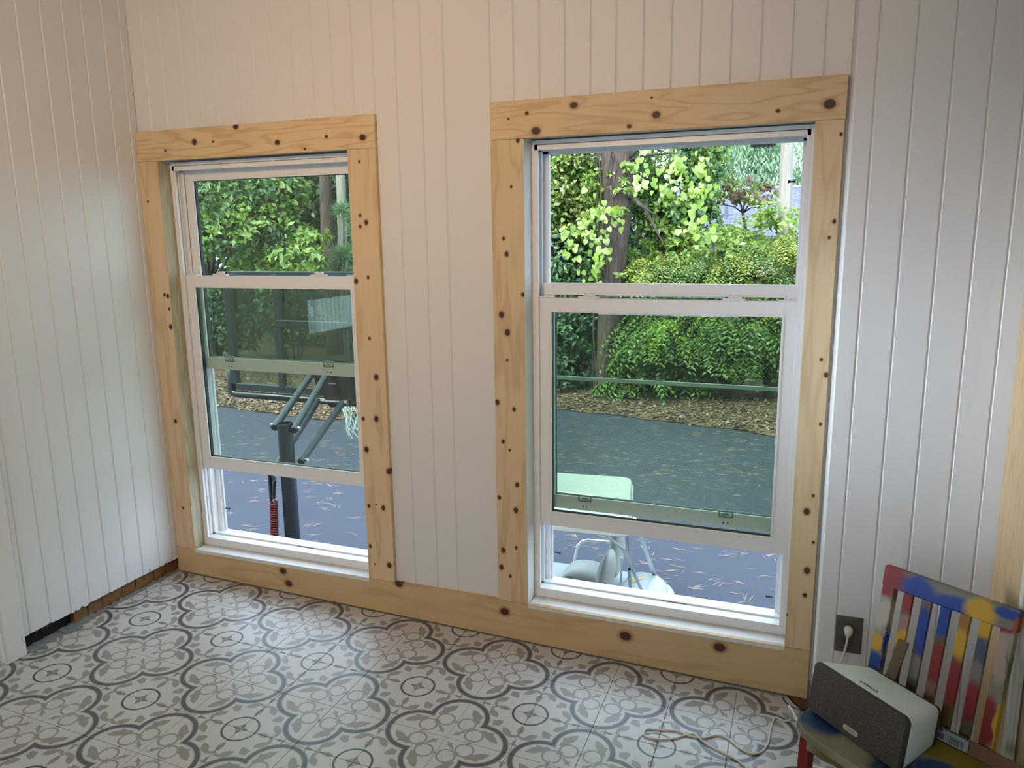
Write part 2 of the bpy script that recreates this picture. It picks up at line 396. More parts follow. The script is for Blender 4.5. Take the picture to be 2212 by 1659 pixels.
for a0, a1 in zip(gr[:-1], gr[1:]):
    cuts = sorted(set([a0, a1] + [c for o_ in OP for c in o_[:2] if a0 < c < a1]))
    mb = MB(); ch = .0036
    for b0, b1 in zip(cuts[:-1], cuts[1:]):
        o_ = [q for q in OP if q[0] <= (b0 + b1) / 2 <= q[1]]
        zs = [(0.0, o_[0][2]), (o_[0][3], ZC)] if o_ else [(0.0, ZC)]
        for z0, z1 in zs:
            l = ch if b0 == a0 else 0; r = ch if b1 == a1 else 0
            if b0 == 0.0: b0 = -.012; l = 0
            prof = [(b0, l), (b0 + l, 0), (b1 - r, 0), (b1, r), (b1, .012), (b0, .012)]
            V = [(a, d, z) for z in (z0, z1) for a, d in prof]
            mb.add(V, [tuple(range(6)), tuple(range(6, 12))] + [(i, (i + 1) % 6, 6 + (i + 1) % 6, 6 + i) for i in range(6)])
    mb.build('plank', M_WALL, wall_back)
# right-hand stretch, standing proud of the window wall
wr = MB(); wr.box(2.628, XR + .1, -.188, TH, -.3, ZC + .1)
wall_proj = tag(wr.build('wall_back_right', M_WALL), 'white grooved plank wall right of the large window, standing proud of it', kind='structure')
gr2 = [2.628, 2.679, 2.767, 2.852, 2.935, 3.011, XR]
for a0, a1 in zip(gr2[:-1], gr2[1:]):
    plank('plank', wall_proj, a0, a1, [(-.08, ZC)], M_WALL, lambda a, d, z: (a, -.2 + d, z))
# left wall
wl = MB(); wl.box(-.14, -.012, -.78, .14, .058, ZC + .1); wl.box(-.14, -.045, -.78, .14, -.3, .058)
wl.box(-.14, -.012, YB - .1, -1.66, -.3, ZC + .1); wl.box(-.14, -.012, -1.66, -.78, 2.05, ZC + .1)
wall_left = tag(wl.build('wall_left', M_WALL), 'white grooved plank wall with chipped paint along its lower edge', kind='structure')
gy = [0.0, -.039, -.119, -.209, -.292, -.379, -.471, -.553, -.639, -.721, -.80]
random.seed(5)
for a0, a1 in zip(gy[:-1], gy[1:]):
    plank('plank', wall_left, a1, a0, [(.060 + random.uniform(-.004, .002), ZC)], M_WALL_L, lambda a, d, z: (-d, a, z))
y = -1.74
while y > YB:
    plank('plank', wall_left, max(y - .085, YB), y, [(-.0, ZC)], M_WALL_L, lambda a, d, z: (-d, a, z)); y -= .085
pb = MB()
for k in range(16):      # broken top edge of the raw plate
    y0 = -.53 + k * .033; pb.box(-.044, -.022 + random.uniform(-.004, .004), y0, y0 + .0335, -.02, .064)
pb.build('sole_plate', M_PLY, wall_left)['label'] = 'raw brown wood showing in the gap under the planks'
mb = MB(); mb.box(-.0445, -.040, -.78, -.53, -.02, .06); mb.build('gap_shade_sheet', M_DARK, wall_left)  # black sheet: shade of the open recess put into the colour
# splinters and old caulk hanging at the plank feet
sp_ = MB(); random.seed(12)
for k in range(26):
    y = random.uniform(-.72, -.06); h = random.uniform(.004, .016)
    sp_.add([(.0005, y, .061), (.0015, y + random.uniform(.004, .012), .061), (.001, y + .004, .061 - h), (-.004, y + .004, .061)], [(0, 1, 2), (1, 3, 2), (3, 0, 2), (0, 3, 1)])
s_ = sp_.build('splinter', flat('old_wood', '#4c4034', .9, var=.3, scale=80), wall_left); s_['kind'] = 'stuff'
# door at far left with its casing
cs = MB(); cs.box(-.0, .018, -.826, -.752, fz(0), 2.08, .003)
cas = tag(cs.build('trim_1', M_CASING), 'white door casing at the far left edge', kind='structure')
d1 = empty('door_1', (0, -1.22, 0)); tag(d1, 'white door left of the grooved wall, mostly out of frame', kind='structure')
mb = MB(); mb.box(-.05, -.015, -.40, -.28, .004, 2.04, .003); mb.box(-.05, -.015, .28, .41, .004, 2.04, .003)
for z0_, z1_ in ((.004, .92), (1.11, 2.04)): mb.box(-.05, -.015, -.281, .281, z0_, z1_, .003)
mb.build('door_panel', M_CASING, d1)
DOORGLASS = [(.915, 1.115)]
mb = MB(); mb.tube([(-.014, -.33, .95), (.04, -.33, .95)], .012, 10); mb.tube([(.035, -.33, .95), (.06, -.33, .95)], .026, 12); mb.build('door_handle', flat('brass', '#b09050', .3, 1), d1)
cs = MB(); cs.box(-.0, .018, -1.70, -1.63, fz(0), 2.08, .003); tag(cs.build('trim_2', M_CASING), 'white casing on the near side of the left door', kind='structure')
cs = MB(); cs.box(-.0, .018, -1.70, -.752, 2.08, 2.15, .003); tag(cs.build('trim_3', M_CASING), 'white head casing above the left door', kind='structure')
# right wall, rear wall, ceiling
mb = MB(); mb.box(XR, XR + .12, YB - .1, -.2, -.3, ZC + .1); w_ = tag(mb.build('wall_right', M_WALL), 'white plank wall at the right edge', kind='structure')
y = -.2
while y > YB:
    plank('plank', w_, max(y - .086, YB), y, [(-.08, ZC)], M_WALL, lambda a, d, z: (XR - .012 + d, a, z)); y -= .086
mb = MB(); mb.box(-.14, XR + .12, YB - .12, YB, -.3, ZC + .1); tag(mb.build('wall_rear', M_WALL), 'white wall behind the camera', kind='structure')
mb = MB(); mb.box(-.3, XR + .4, YB - .3, .45, ZC, ZC + .2); tag(mb.build('ceiling', M_CEIL), 'plain ceiling', kind='structure')

# ------------------------------------------------------------------ STRUCTURE: pine window trim
def board(name, x0, x1, z0, z1, mat, label, y0=-.019, y1=0.0, c=.0015):
    mb = MB(); mb.box(x0, x1, y0, y1, z0, z1, c); return tag(mb.build(name, mat), label, kind='structure')
board('trim_4', .001, 1.097, 1.755, 1.870, M_H1, 'knotty raw pine board across the top of the small left window')
board('trim_5', .001, .102, .1155, 1.7545, M_P1L, 'raw pine upright at the left side of the small left window, in the corner')
board('trim_6', .980, 1.096, .1155, 1.7545, M_P1R, 'raw pine upright at the right side of the small left window')
board('trim_7', 1.535, 2.620, 1.757, 1.876, M_H2, 'knotty raw pine board across the top of the large right window')
board('trim_8', 1.535, 1.650, .1155, 1.7565, M_P2L, 'raw pine upright with many dark knots at the left side of the large window')
board('trim_9', 2.540, 2.618, .1155, 1.7565, M_P2R, 'narrow raw pine upright at the right side of the large window')
mb = MB(); mb.prism([(.001, fz(0) + .003), (2.618, fz(2.618) + .003), (2.618, .115), (.001, .115)], -.019, 0.0, 'y')
tag(mb.build('baseboard_back', M_BB, bevel=.0012), 'long raw pine baseboard with round brown knots under both windows', kind='structure')
# deeper raw jambs and sills between trim and window frames
FY = (.042, .058)
mb = MB(); mb.box(.100, .104, -.018, FY[0] + .06, .118, 1.75); tag(mb.build('trim_10', M_JAMB), 'grey-green raw stud lining the left side of the small window', kind='structure')
mb = MB(); mb.box(1.648, 1.652, -.018, FY[1] + .06, .116, 1.755); tag(mb.build('trim_11', M_JAMB2), 'pale lining on the left side of the large window', kind='structure')
mb = MB(); mb.box(2.541, 2.545, -.0, FY[1] + .06, .116, 1.755); tag(mb.build('trim_12', M_JAMB2), 'pale lining on the right side of the large window', kind='structure')
board('trim_13', .104, .982, .100, .1162, M_SILLW, 'whitewashed narrow sill board under the small window', -.0195, FY[0] + .02)
board('trim_14', 1.652, 2.541, .100, .1145, M_SILLW, 'whitewashed narrow sill board under the large window', -.0195, FY[1] + .02)

# ------------------------------------------------------------------ STRUCTURE: the two double-hung windows
def glass_mat(name, tint, refl=.07):
    mt, nt, bs = new_mat(name); nt.nodes.remove(bs)
    out = [n for n in nt.nodes if n.type == 'OUTPUT_MATERIAL'][0]
    tr = nt.nodes.new('ShaderNodeBsdfTransparent'); tr.inputs[0].default_value = rgb(tint)
    gl = nt.nodes.new('ShaderNodeBsdfGlossy'); gl.inputs['Roughness'].default_value = .0; gl.inputs[0].default_value = (.9, .95, 1, 1)
    lw_ = nt.nodes.new('ShaderNodeLayerWeight'); lw_.inputs[0].default_value = .5
    mx = nt.nodes.new('ShaderNodeMixShader')
    sc = sat(.075 + .92 * X.mk('POWER', X(lw_.outputs['Facing']), 5.0))
    nt.links.new(sc.s, mx.inputs[0]); nt.links.new(tr.outputs[0], mx.inputs[1]); nt.links.new(gl.outputs[0], mx.inputs[2]); nt.links.new(mx.outputs[0], out.inputs['Surface'])
    return mt
M_GLASS = glass_mat('low_e_glass', (.70, .80, .68))
M_BLACK = flat('black_plastic', (.012, .012, .014), .4)
M_SPACER = flat('dark_spacer', (.03, .035, .035), .5)
M_SCREENF = flat('screen_frame_white', (.72, .76, .78), .4)
def rect_frame(x0, x1, y0, y1, z0, z1, l, r, b, t, c=.0015):
    mb = MB(); mb.box(x0, x0 + l, y0, y1, z0, z1, c); mb.box(x1 - r, x1, y0, y1, z0, z1, c)
    mb.box(x0 + l - .001, x1 - r + .001, y0, y1, z0, z0 + b, c); mb.box(x0 + l - .001, x1 - r + .001, y0, y1, z1 - t, z1, c); return mb
def sash(root, name, x0, x1, y0, z0, z1, l, r, b, t, label):
    fr = rect_frame(x0, x1, y0, y0 + .028, z0, z1, l, r, b, t).build(name, M_VINYL, root)
    fr['label'] = label
    # glazing bead and spacer
    be = rect_frame(x0 + l - .004, x1 - r + .004, y0 - .003, y0 + .004, z0 + b - .004, z1 - t + .004, .008, .008, .008, .008, .001)
    be.build('glazing_bead', M_VINYL, fr)
    rect_frame(x0 + l - .001, x1 - r + .001, y0 + .008, y0 + .022, z0 + b - .001, z1 - t + .001, .006, .006, .006, .006, 0).build('spacer', M_SPACER, fr)
    mb = MB(); mb.add([(x0 + l, y0 + .014, z0 + b), (x1 - r, y0 + .014, z0 + b), (x1 - r, y0 + .014, z1 - t), (x0 + l, y0 + .014, z1 - t)], [(0, 1, 2, 3)])
    p = mb.build('pane', M_GLASS, fr); p['label'] = 'faintly green tinted glass pane'
    return fr
def window(name, label, x0, x1, fy, z0, z1, low, up, pins):
    r = empty(name, ((x0 + x1) / 2, fy, z0)); tag(r, label, kind='structure')
    off = Vector(r.location)
    made = []
    jw = .026; D = .112
    mb = rect_frame(x0, x1, fy, fy + D, z0, z1, .010, .010, .034, .016, .001)
    # stepped tracks of the vinyl frame
    for s_, xx in ((1, x0 + .010), (-1, x1 - .010)):
        mb.box(xx, xx + s_ * .012, fy, fy + .010, z0 + .03, z1 - .012, .001)
        mb.box(xx, xx + s_ * .012, fy + .046, fy + .053, z0 + .02, z1 - .012, .001)
        mb.box(xx, xx + s_ * .022, fy + .088, fy + D, z0 + .01, z1 - .012, .001)
        mb.box(xx, xx + s_ * .006, fy + .026, fy + .030, z0 + .03, z1 - .012, 0)
    mb.box(x0 + .01, x1 - .01, fy, fy + .010, z1 - .032, z1 - .012, .001); mb.box(x0 + .01, x1 - .01, fy + .046, fy + .053, z1 - .032, z1 - .01, .001)
    mb.box(x0 + .01, x1 - .01, fy + .088, fy + D, z1 - .038, z1 - .01, .001)
    mb.box(x0 + .01, x1 - .01, fy + .046, fy + .052, z0 + .02, z0 + .040, .001); mb.box(x0 + .01, x1 - .01, fy + .088, fy + .095, z0, z0 + .026, .001)
    f = mb.build('frame', M_VINYL, None); made.append(f)
    lo = sash(None, 'lower_sash', x0 + .014, x1 - .014, fy + .012, low[0], low[1], .047, .047, .052, .045, 'white lower sash slid part way up'); made.append(lo)
    us = sash(None, 'upper_sash', x0 + .020, x1 - .020, fy + .055, up[0], up[1], .040, .040, .048, .036, up[2]); made.append(us)
    # cam locks and tilt latches on top of the lower sash
    zt = low[1]; w = x1 - x0
    for fx in (.22, .76):
        xx = x0 + w * fx; k = MB(); k.box(xx - .036, xx + .036, fy + .013, fy + .032, zt, zt + .007, .002)
        k.box(xx - .020, xx + .016, fy + .016, fy + .036, zt + .007, zt + .017, .004); k.box(xx + .0, xx + .026, fy + .012, fy + .020, zt + .007, zt + .013, .002); 
        k.build('sash_lock', M_VINYL, lo)
    for xx in (x0 + .045, x1 - .050):
        k = MB(); k.box(xx - .03, xx + .03, fy + .014, fy + .030, zt, zt + .005, .002); k.box(xx - .006, xx + .006, fy + .016, fy + .026, zt + .005, zt + .011, .002); k.build('tilt_latch', M_VINYL, lo)
    # keepers on the inside face of the upper sash meeting rail
    for fx in (.20, .76):
        xx = x0 + w * fx; zk = up[0] + .048
        k = rect_frame(xx - .024, xx + .024, fy + .050, fy + .057, zk - .012, zk + .012, .004, .004, .004, .004, 0)
        k.box(xx - .010, xx + .010, fy + .050, fy + .056, zk - .002, zk + .003); k.build('lock_keeper', flat('grey_keeper', '#7d8a86', .5), us)
        k = MB()
        for q in (-.007, .007): k.tube([(xx + q, fy + .0535, zk - .033), (xx + q, fy + .0555, zk - .033)], .003, 8)
        k.build('screw', M_BLACK, us)
    # half screen outside: a slim bar across and rails at the sides
    zm = (z0 + z1) / 2 + .005
    sf = rect_frame(x0 + .030, x1 - .030, fy + .096, fy + .106, z0 + .012, zm, .010, .010, .010, .013, .001).build('screen_frame', M_SCREENF, None); made.append(sf)
    for px, pz, s_ in pins:
        k = MB(); yy = fy + .098; k.tube([(px, yy, pz), (px + s_ * .016, yy, pz)], .0028, 8); k.tube([(px + s_ * .014, yy, pz), (px + s_ * .022, yy, pz)], [.0028, .006], 8); made.append(k.build('screen_pin', M_BLACK, None))
    # warning sticker on the sill track
    xx = x0 + w * .56
    k = MB(); k.box(xx - .03, xx + .055, fy + .0455, fy + .0458, z0 + .026, z0 + .036); made.append(k.build('sticker', flat('sticker_black', (.02, .02, .025), .5), None))
    k = MB(); k.box(xx - .085, xx - .031, fy + .0455, fy + .0458, z0 + .026, z0 + .036); made.append(k.build('sticker', flat('sticker_white', (.85, .85, .85), .5), None))
    k = MB()
    for q in (-.080, -.070): k.add([(xx + q, fy + .0452, z0 + .028), (xx + q + .008, fy + .0452, z0 + .028), (xx + q + .004, fy + .0452, z0 + .035)], [(0, 1, 2)])
    made.append(k.build('sticker_mark', flat('sticker_black', (.02, .02, .025), .5), None))
    t = text('sticker_text', 'WARNING', .007, flat('sticker_black', 0), Matrix.Translation((xx - .046, fy + .0452, z0 + .031)) @ Matrix.Rotation(PI / 2, 4, 'X')); made.append(t)
    for o in made:
        o.parent = r; o.matrix_parent_inverse = Matrix.Translation(-off)
    return r
for z0_, z1_ in DOORGLASS:
    mb = MB(); mb.add([(-.033, -.285, z0_), (-.033, .285, z0_), (-.033, .285, z1_), (-.033, -.285, z1_)], [(0, 1, 2, 3)]); mb.build('pane', M_GLASS, d1)
mt, nt, bs = new_mat('sheer_curtain'); tl_ = nt.nodes.new('ShaderNodeBsdfTranslucent'); tl_.inputs[0].default_value = (.9, .9, .95, 1)
nt.links.new(tl_.outputs[0], [n for n in nt.nodes if n.type == 'OUTPUT_MATERIAL'][0].inputs['Surface'])
mb = MB()
for k in range(28): y0_ = -.29 + k * .0207; mb.add([(-.060 - .006 * (k % 2), y0_, .86), (-.060 - .006 * ((k + 1) % 2), y0_ + .0207, .86), (-.060 - .006 * ((k + 1) % 2), y0_ + .0207, 1.72), (-.060 - .006 * (k % 2), y0_, 1.72)], [(0, 1, 2, 3)])
mb.build('reflection_curtain', mt, d1)  # sheet added outside the glass to brighten its reflection in window_1
window('window_1', 'small white double-hung window at left, lower sash raised', .104, .984, FY[0], .1165, 1.752, (.468, 1.300), (.902, 1.722, 'white upper sash closed at the top'),
       [(.148, .255, 1), (.148, 1.62, 1)])
window('window_2', 'large white double-hung window at right, both sashes slid toward the middle', 1.652, 2.541, FY[1], .1150, 1.757, (.396, 1.231), (.452, 1.280, 'white upper sash slid down to mid height'),
       [(1.700, .255, 1), (2.492, .20, -1), (1.700, 1.60, 1), (2.492, 1.60, -1)])

# ================================================================== OUTSIDE
GZ = -2.2
M_ASPH = None
def asphalt():
    mt, nt, bs = new_mat('asphalt')
    n = noise(nt, 260, 2); n2 = noise(nt, 1.2, 5); n3 = noise(nt, 30, 3)
    f = sat(X(n.outputs['Fac']) * .7 + X(n3.outputs['Fac']) * .3 - .05)
    c = mixc(nt, f, (.012, .016, .026), (.031, .042, .070)); c = mixc(nt, sat((X(n2.outputs['Fac']) - .5) * 2.5), c, (.015, .020, .031))
    nt.links.new(c, bs.inputs['Base Color']); bs.inputs['Roughness'].default_value = .85; bump(nt, bs, n.outputs['Fac'], .6, .004); return mt
def litter():
    mt, nt, bs = new_mat('leaf_litter_soil')
    n = noise(nt, 9, 6, rough=.7); n2 = noise(nt, 60, 4, sc=(1, 3, 1), rough=.7)
    c = mixc(nt, n.outputs['Fac'], (.05, .032, .02), (.17, .115, .07)); c = mixc(nt, sat((X(n2.outputs['Fac']) - .45) * 4), c, (.14, .09, .05))
    nt.links.new(c, bs.inputs['Base Color']); bs.inputs['Roughness'].default_value = .95; bump(nt, bs, n2.outputs['Fac'], .8, .02); return mt
EDGE = [(-30, 12.4), (-14, 11.3), (-9.2, 10.8), (-7.8, 10.6), (-6.5, 10.4), (-5.2, 11.3), (-3.6, 12.5), (-2.2, 12.8), (-1.26, 12.7), (-.26, 12.5), (.69, 12.3), (1.57, 12.1), (2.15, 11.9), (5, 11.2), (12, 10.6), (20, 10.5)]
mb = MB(); n = len(EDGE)
V = [(x, y + .9, GZ) for x, y in EDGE] + [(20, -8, GZ), (-30, -8, GZ)]
mb.add(V + [(a, b, GZ - .1) for a, b, c in V], [tuple(range(n + 2))] + [(i, (i + 1) % (n + 2), n + 2 + (i + 1) % (n + 2), n + 2 + i) for i in range(n + 2)])
tag(mb.build('driveway', asphalt()), 'dark asphalt driveway below the windows', kind='structure')
def edge_y(x): return float(np.interp(x, [e[0] for e in EDGE], [e[1] for e in EDGE]))
# uneven leaf-covered bank
def bank_z(x, y):
    e = edge_y(x); t = (max(0.0, y - e + .05) / (60 - e)) ** (1 / 1.8)
    return GZ + .014 + .05 * min(1, t * 18) + .55 * t
V = []; F = []; NX, NY = 190, 60
rs = np.random.default_rng(5)
for j in range(NY):
    for i in range(NX):
        x = -32 + i * 56 / (NX - 1); e = edge_y(x); t = j / (NY - 1); y = e - .05 + (60 - e) * t ** 1.8 + (.05 * math.sin(x * 5.3) + .04 * rs.random()) * (t < .05)
        z = GZ + .014 + .05 * min(1, t * 18) + .55 * t + (.012 * math.sin(x * 3.1 + j) + .02 * (rs.random() - .5)) * min(1, t * 10)
        V.append((x, y, z))
for j in range(NY - 1):
    for i in range(NX - 1): F.append((j * NX + i, j * NX + i + 1, (j + 1) * NX + i + 1, (j + 1) * NX + i))
tag(pyd('ground', V, F, litter(), smooth=True), 'leaf-strewn earth bank behind the driveway', kind='structure')

# ---- leaf makers
def leaf_mat(name, a, b, tl=.35, spread=1.0):
    mt, nt, bs = new_mat(name); nt.nodes.remove(bs)
    out = [n for n in nt.nodes if n.type == 'OUTPUT_MATERIAL'][0]
    g = nt.nodes.new('ShaderNodeNewGeometry')
    a = tuple(q * .74 for q in a); b = tuple(q * .74 for q in b)
    c = mixc(nt, g.outputs['Random Per Island'], a, b)
    d = nt.nodes.new('ShaderNodeBsdfDiffuse'); t = nt.nodes.new('ShaderNodeBsdfTranslucent'); gl = nt.nodes.new('ShaderNodeBsdfGlossy'); gl.inputs['Roughness'].default_value = .45
    gl.inputs[0].default_value = (.8, .9, 1, 1)
    nt.links.new(c, d.inputs[0]); nt.links.new(c, t.inputs[0])
    m1 = nt.nodes.new('ShaderNodeMixShader'); m1.inputs[0].default_value = tl; nt.links.new(d.outputs[0], m1.inputs[1]); nt.links.new(t.outputs[0], m1.inputs[2])
    m2 = nt.nodes.new('ShaderNodeMixShader'); m2.inputs[0].default_value = .05; nt.links.new(m1.outputs[0], m2.inputs[1]); nt.links.new(gl.outputs[0], m2.inputs[2])
    nt.links.new(m2.outputs[0], out.inputs['Surface']); return mt
def norm(a): return a / np.maximum(np.linalg.norm(a, axis=-1, keepdims=True), 1e-9)
def leaves(name, P, D, U, L, Wd, mat, parent=None):
    """P base points, D leaf direction, U leaf normal, L length, Wd width: one two-triangle folded pointed leaf each"""
    N = len(P); D = norm(D); S = norm(np.cross(D, U)); U = np.cross(S, D)
    L = np.asarray(L).reshape(-1, 1) * np.ones((N, 1)); Wd = np.asarray(Wd).reshape(-1, 1) * np.ones((N, 1))
    V = np.empty((N, 4, 3)); V[:, 0] = P; V[:, 1] = P + D * L * .45 + S * Wd * .5 + U * Wd * .14; V[:, 2] = P + D * L; V[:, 3] = P + D * L * .45 - S * Wd * .5 + U * Wd * .14
    me = bpy.data.meshes.new(name); me.vertices.add(4 * N); me.vertices.foreach_set('co', V.reshape(-1))
    b = np.arange(N) * 4; T_ = np.stack([b, b + 1, b + 2, b, b + 2, b + 3], 1).reshape(-1)
    me.loops.add(6 * N); me.loops.foreach_set('vertex_index', T_.astype(np.int32)); me.polygons.add(2 * N)
    me.polygons.foreach_set('loop_start', (np.arange(2 * N) * 3).astype(np.int32)); me.update(calc_edges=True); me.materials.append(mat)
    o = bpy.data.objects.new(name, me); COL.objects.link(o); o['kind'] = 'stuff'
    if parent: o.parent = parent
    return o
def cloud(blobs, seed, droop=.5):
    """blobs: (x, y, z, rx, ry, rz, count) -> points and outward normals, mostly near the shell, clumped"""
    g = np.random.default_rng(seed); PP = []; NN = []
    for x, y, z, rx, ry, rz, n in blobs:
        nc = max(6, n // 26); d = norm(g.normal(size=(nc, 3))); r = g.uniform(.55, 1.0, (nc, 1)) ** .6
        c = d * r; k = g.integers(0, nc, n); p = c[k] + g.normal(size=(n, 3)) * .13
        PP.append(p * [rx, ry, rz] + [x, y, z]); NN.append(norm(d[k] * .8 + g.normal(size=(n, 3)) * .5 + [0, 0, .35]))
    return np.concatenate(PP), np.concatenate(NN)
def foliage(parent, blobs, size, mat, seed, name='foliage', wr_=.5, droop=.35):
    P, N = cloud(blobs, seed); g = np.random.default_rng(seed + 99)
    D = norm(np.cross(N, g.normal(size=N.shape))); D = norm(D + [0, 0, -droop]); 
    L = size * g.uniform(.6, 1.25, len(P)); return leaves(name, P, D, N, L, L * wr_, mat, parent)
def fronds(parent, blobs, length, mat, seed, name='foliage', pairs=6, droop=.7):
    """drooping compound leaves with paired leaflets"""
    P, N = cloud(blobs, seed); g = np.random.default_rng(seed + 5); n = len(P)
    H = norm(N * [1, 1, .3] + g.normal(size=N.shape) * .6); H[:, 2] = -.1; H = norm(H)
    L = length * g.uniform(.6, 1.2, (n, 1)); PP = []; DD = []; NN = []; LL = []
    for k in range(pairs):
        t = (k + 1) / pairs; c = P + H * L * t + np.array([0, 0, -1]) * droop * L * t * t
        tang = norm(H + np.array([0, 0, -2 * droop * t])); s = norm(np.cross(tang, [0, 0, 1.]))
        for q in (-1, 1):
            PP.append(c); DD.append(norm(s * q + tang * .5 + [0, 0, -.25])); NN.append(norm(np.array([0, 0, 1.]) + g.normal(size=(n, 3)) * .25 + N * .3)); LL.append(L * .30 * (1 - .25 * abs(t - .5)))
    return leaves(name, np.concatenate(PP), np.concatenate(DD), np.concatenate(NN), np.concatenate(LL), np.concatenate(LL) * .42, mat, parent)
def blob_at(u, v, y, rx, rz, n, ry=None):
    p = at_y(u, v, y); return (p[0], p[1], p[2], rx, ry or rx * .8, rz, n)
def bark(name, a, b, sc=(1, 1, .18)):
    mt, nt, bs = new_mat(name); n = noise(nt, 16, 6, sc=sc, rough=.75)
    nt.links.new(mixc(nt, sat((X(n.outputs['Fac']) - .3) * 2.2), a, b), bs.inputs['Base Color']); bs.inputs['Roughness'].default_value = .95; bump(nt, bs, n.outputs['Fac'], 1, .04); return mt
B_BROWN = bark('furrowed_bark', (.028, .018, .014), (.15, .105, .085)); B_GREY = bark('grey_weathered_wood', (.22, .20, .165), (.42, .40, .34), (1, 1, .06)); B_DK = bark('dark_branch', (.03, .025, .02), (.09, .075, .06))
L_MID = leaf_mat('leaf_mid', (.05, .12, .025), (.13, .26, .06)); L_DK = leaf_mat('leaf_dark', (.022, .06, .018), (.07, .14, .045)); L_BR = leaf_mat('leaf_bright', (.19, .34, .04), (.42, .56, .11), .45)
L_OL = leaf_mat('leaf_olive', (.15, .24, .035), (.40, .46, .09)); L_PALE = leaf_mat('leaf_pale', (.16, .32, .14), (.38, .55, .30), .5); L_CMP = leaf_mat('leaf_compound', (.08, .16, .035), (.24, .36, .10)); L_RED = leaf_mat('leaf_rust', (.18, .14, .05), (.34, .22, .12), .4)
L_HRT = leaf_mat('leaf_heart', (.24, .42, .03), (.46, .62, .09), .5)
def trunk(root, pts, rad, mat, name='trunk', n=14):
    P = []; R_ = []
    for i in range(len(pts) - 1):
        for k in range(4):
            t = k / 4; P.append([pts[i][q] * (1 - t) + pts[i + 1][q] * t for q in range(3)]); R_.append((rad[i] * (1 - t) + rad[i + 1] * t) * random.uniform(.95, 1.06))
    P.append(pts[-1]); R_.append(rad[-1]); return MB().tube(P, R_, n).build(name, mat, root, smooth=True)
def branches(root, base, tips, r, mat):
    for t in tips:
        a = Vector(base); b = Vector(t); m_ = (a + b) / 2 + Vector((random.uniform(-.15, .15), random.uniform(-.15, .15), random.uniform(.0, .2))) * (b - a).length
        MB().tube([a, (a * .5 + m_ * .5) + Vector((0, 0, .05)), m_, (m_ + b) / 2, b], [r, r * .8, r * .6, r * .4, r * .15], 6).build('branch', mat, root, smooth=True)
def plant(name, cat, label, x, y, group=None):
    r = empty(name, (x, y, GZ)); tag(r, label, cat, group); return r
def adopt(root):
    """keep children where they were built although the root stands at the plant's foot"""
    for c in root.children: c.matrix_parent_inverse = Matrix.Translation(-Vector(root.location))
TREES = 'trees and shrubs along the driveway bank'
random.seed(21)
# --- leafy tree filling the left window
p = at_y(470, 800, 14.2); r = plant('leafy_tree', 'tree', 'broad-leaved green tree behind the small window, at its left', p[0], p[1], TREES)
trunk(r, [(p[0], p[1], GZ), (p[0] + .1, p[1], 0), (p[0] - .2, p[1] + .3, 4.5)], [.16, .12, .06], B_DK)
bl = [blob_at(470, 420, 12.6, 1.5, 1.0, 1500), blob_at(550, 400, 12.9, 1.0, .9, 1200), blob_at(605, 410, 13.2, .65, .7, 700), blob_at(490, 500, 12.4, 1.0, .6, 700), blob_at(560, 480, 12.8, .9, .6, 700), blob_at(430, 470, 12.6, 1.3, .9, 900), blob_at(490, 330, 13, 1.4, 1, 1100), blob_at(590, 325, 13.5, 1.0, .6, 600), blob_at(360, 380, 13, 2., 1.6, 1200)]
foliage(r, bl, .17, L_MID, 31); foliage(r, bl[:5], .17, L_BR, 32, name='bright_foliage')
branches(r, (p[0], p[1], 0.2), [b[:3] for b in bl[:6]], .05, B_DK); adopt(r)
# --- low bright shrub and darker understory behind the hoop
p = at_y(640, 790, 14.4); r = plant('leafy_shrub', 'shrub', 'brighter leafy shrub low in the middle of the small window', p[0], p[1], TREES)
bl = [blob_at(640, 560, 13.0, .75, .45, 800), blob_at(600, 590, 13.1, .9, .4, 700), blob_at(670, 520, 13.2, .5, .35, 350), blob_at(560, 580, 13.3, .8, .45, 600)]
foliage(r, bl, .19, L_BR, 41); foliage(r, [blob_at(600, 640, 13.8, 1.6, .9, 1200)], .17, L_DK, 42, name='dark_green_foliage')  # dark leaf colour for the mass below the bright leaves
branches(r, (p[0], p[1], GZ), [b[:3] for b in bl], .03, B_DK); adopt(r)
p = at_y(470, 780, 15.0); r = plant('dark_shrub', 'shrub', 'dark green shrub low at the left of the small window', p[0], p[1], TREES)
bl = [blob_at(450, 660, 14.2, 1.3, .9, 1300), blob_at(500, 700, 14.4, 1.2, .7, 1100), blob_at(400, 720, 14.0, 1.5, .8, 1100), blob_at(520, 620, 14.6, 1.2, .7, 900), blob_at(450, 560, 14.8, 1.4, .9, 900)]
foliage(r, bl, .16, L_DK, 51); foliage(r, bl[:3], .15, L_MID, 52, name='mid_green_foliage'); branches(r, (p[0], p[1], GZ), [b[:3] for b in bl], .03, B_DK); adopt(r)  # first blobs get a second layer in the mid-green leaf colour
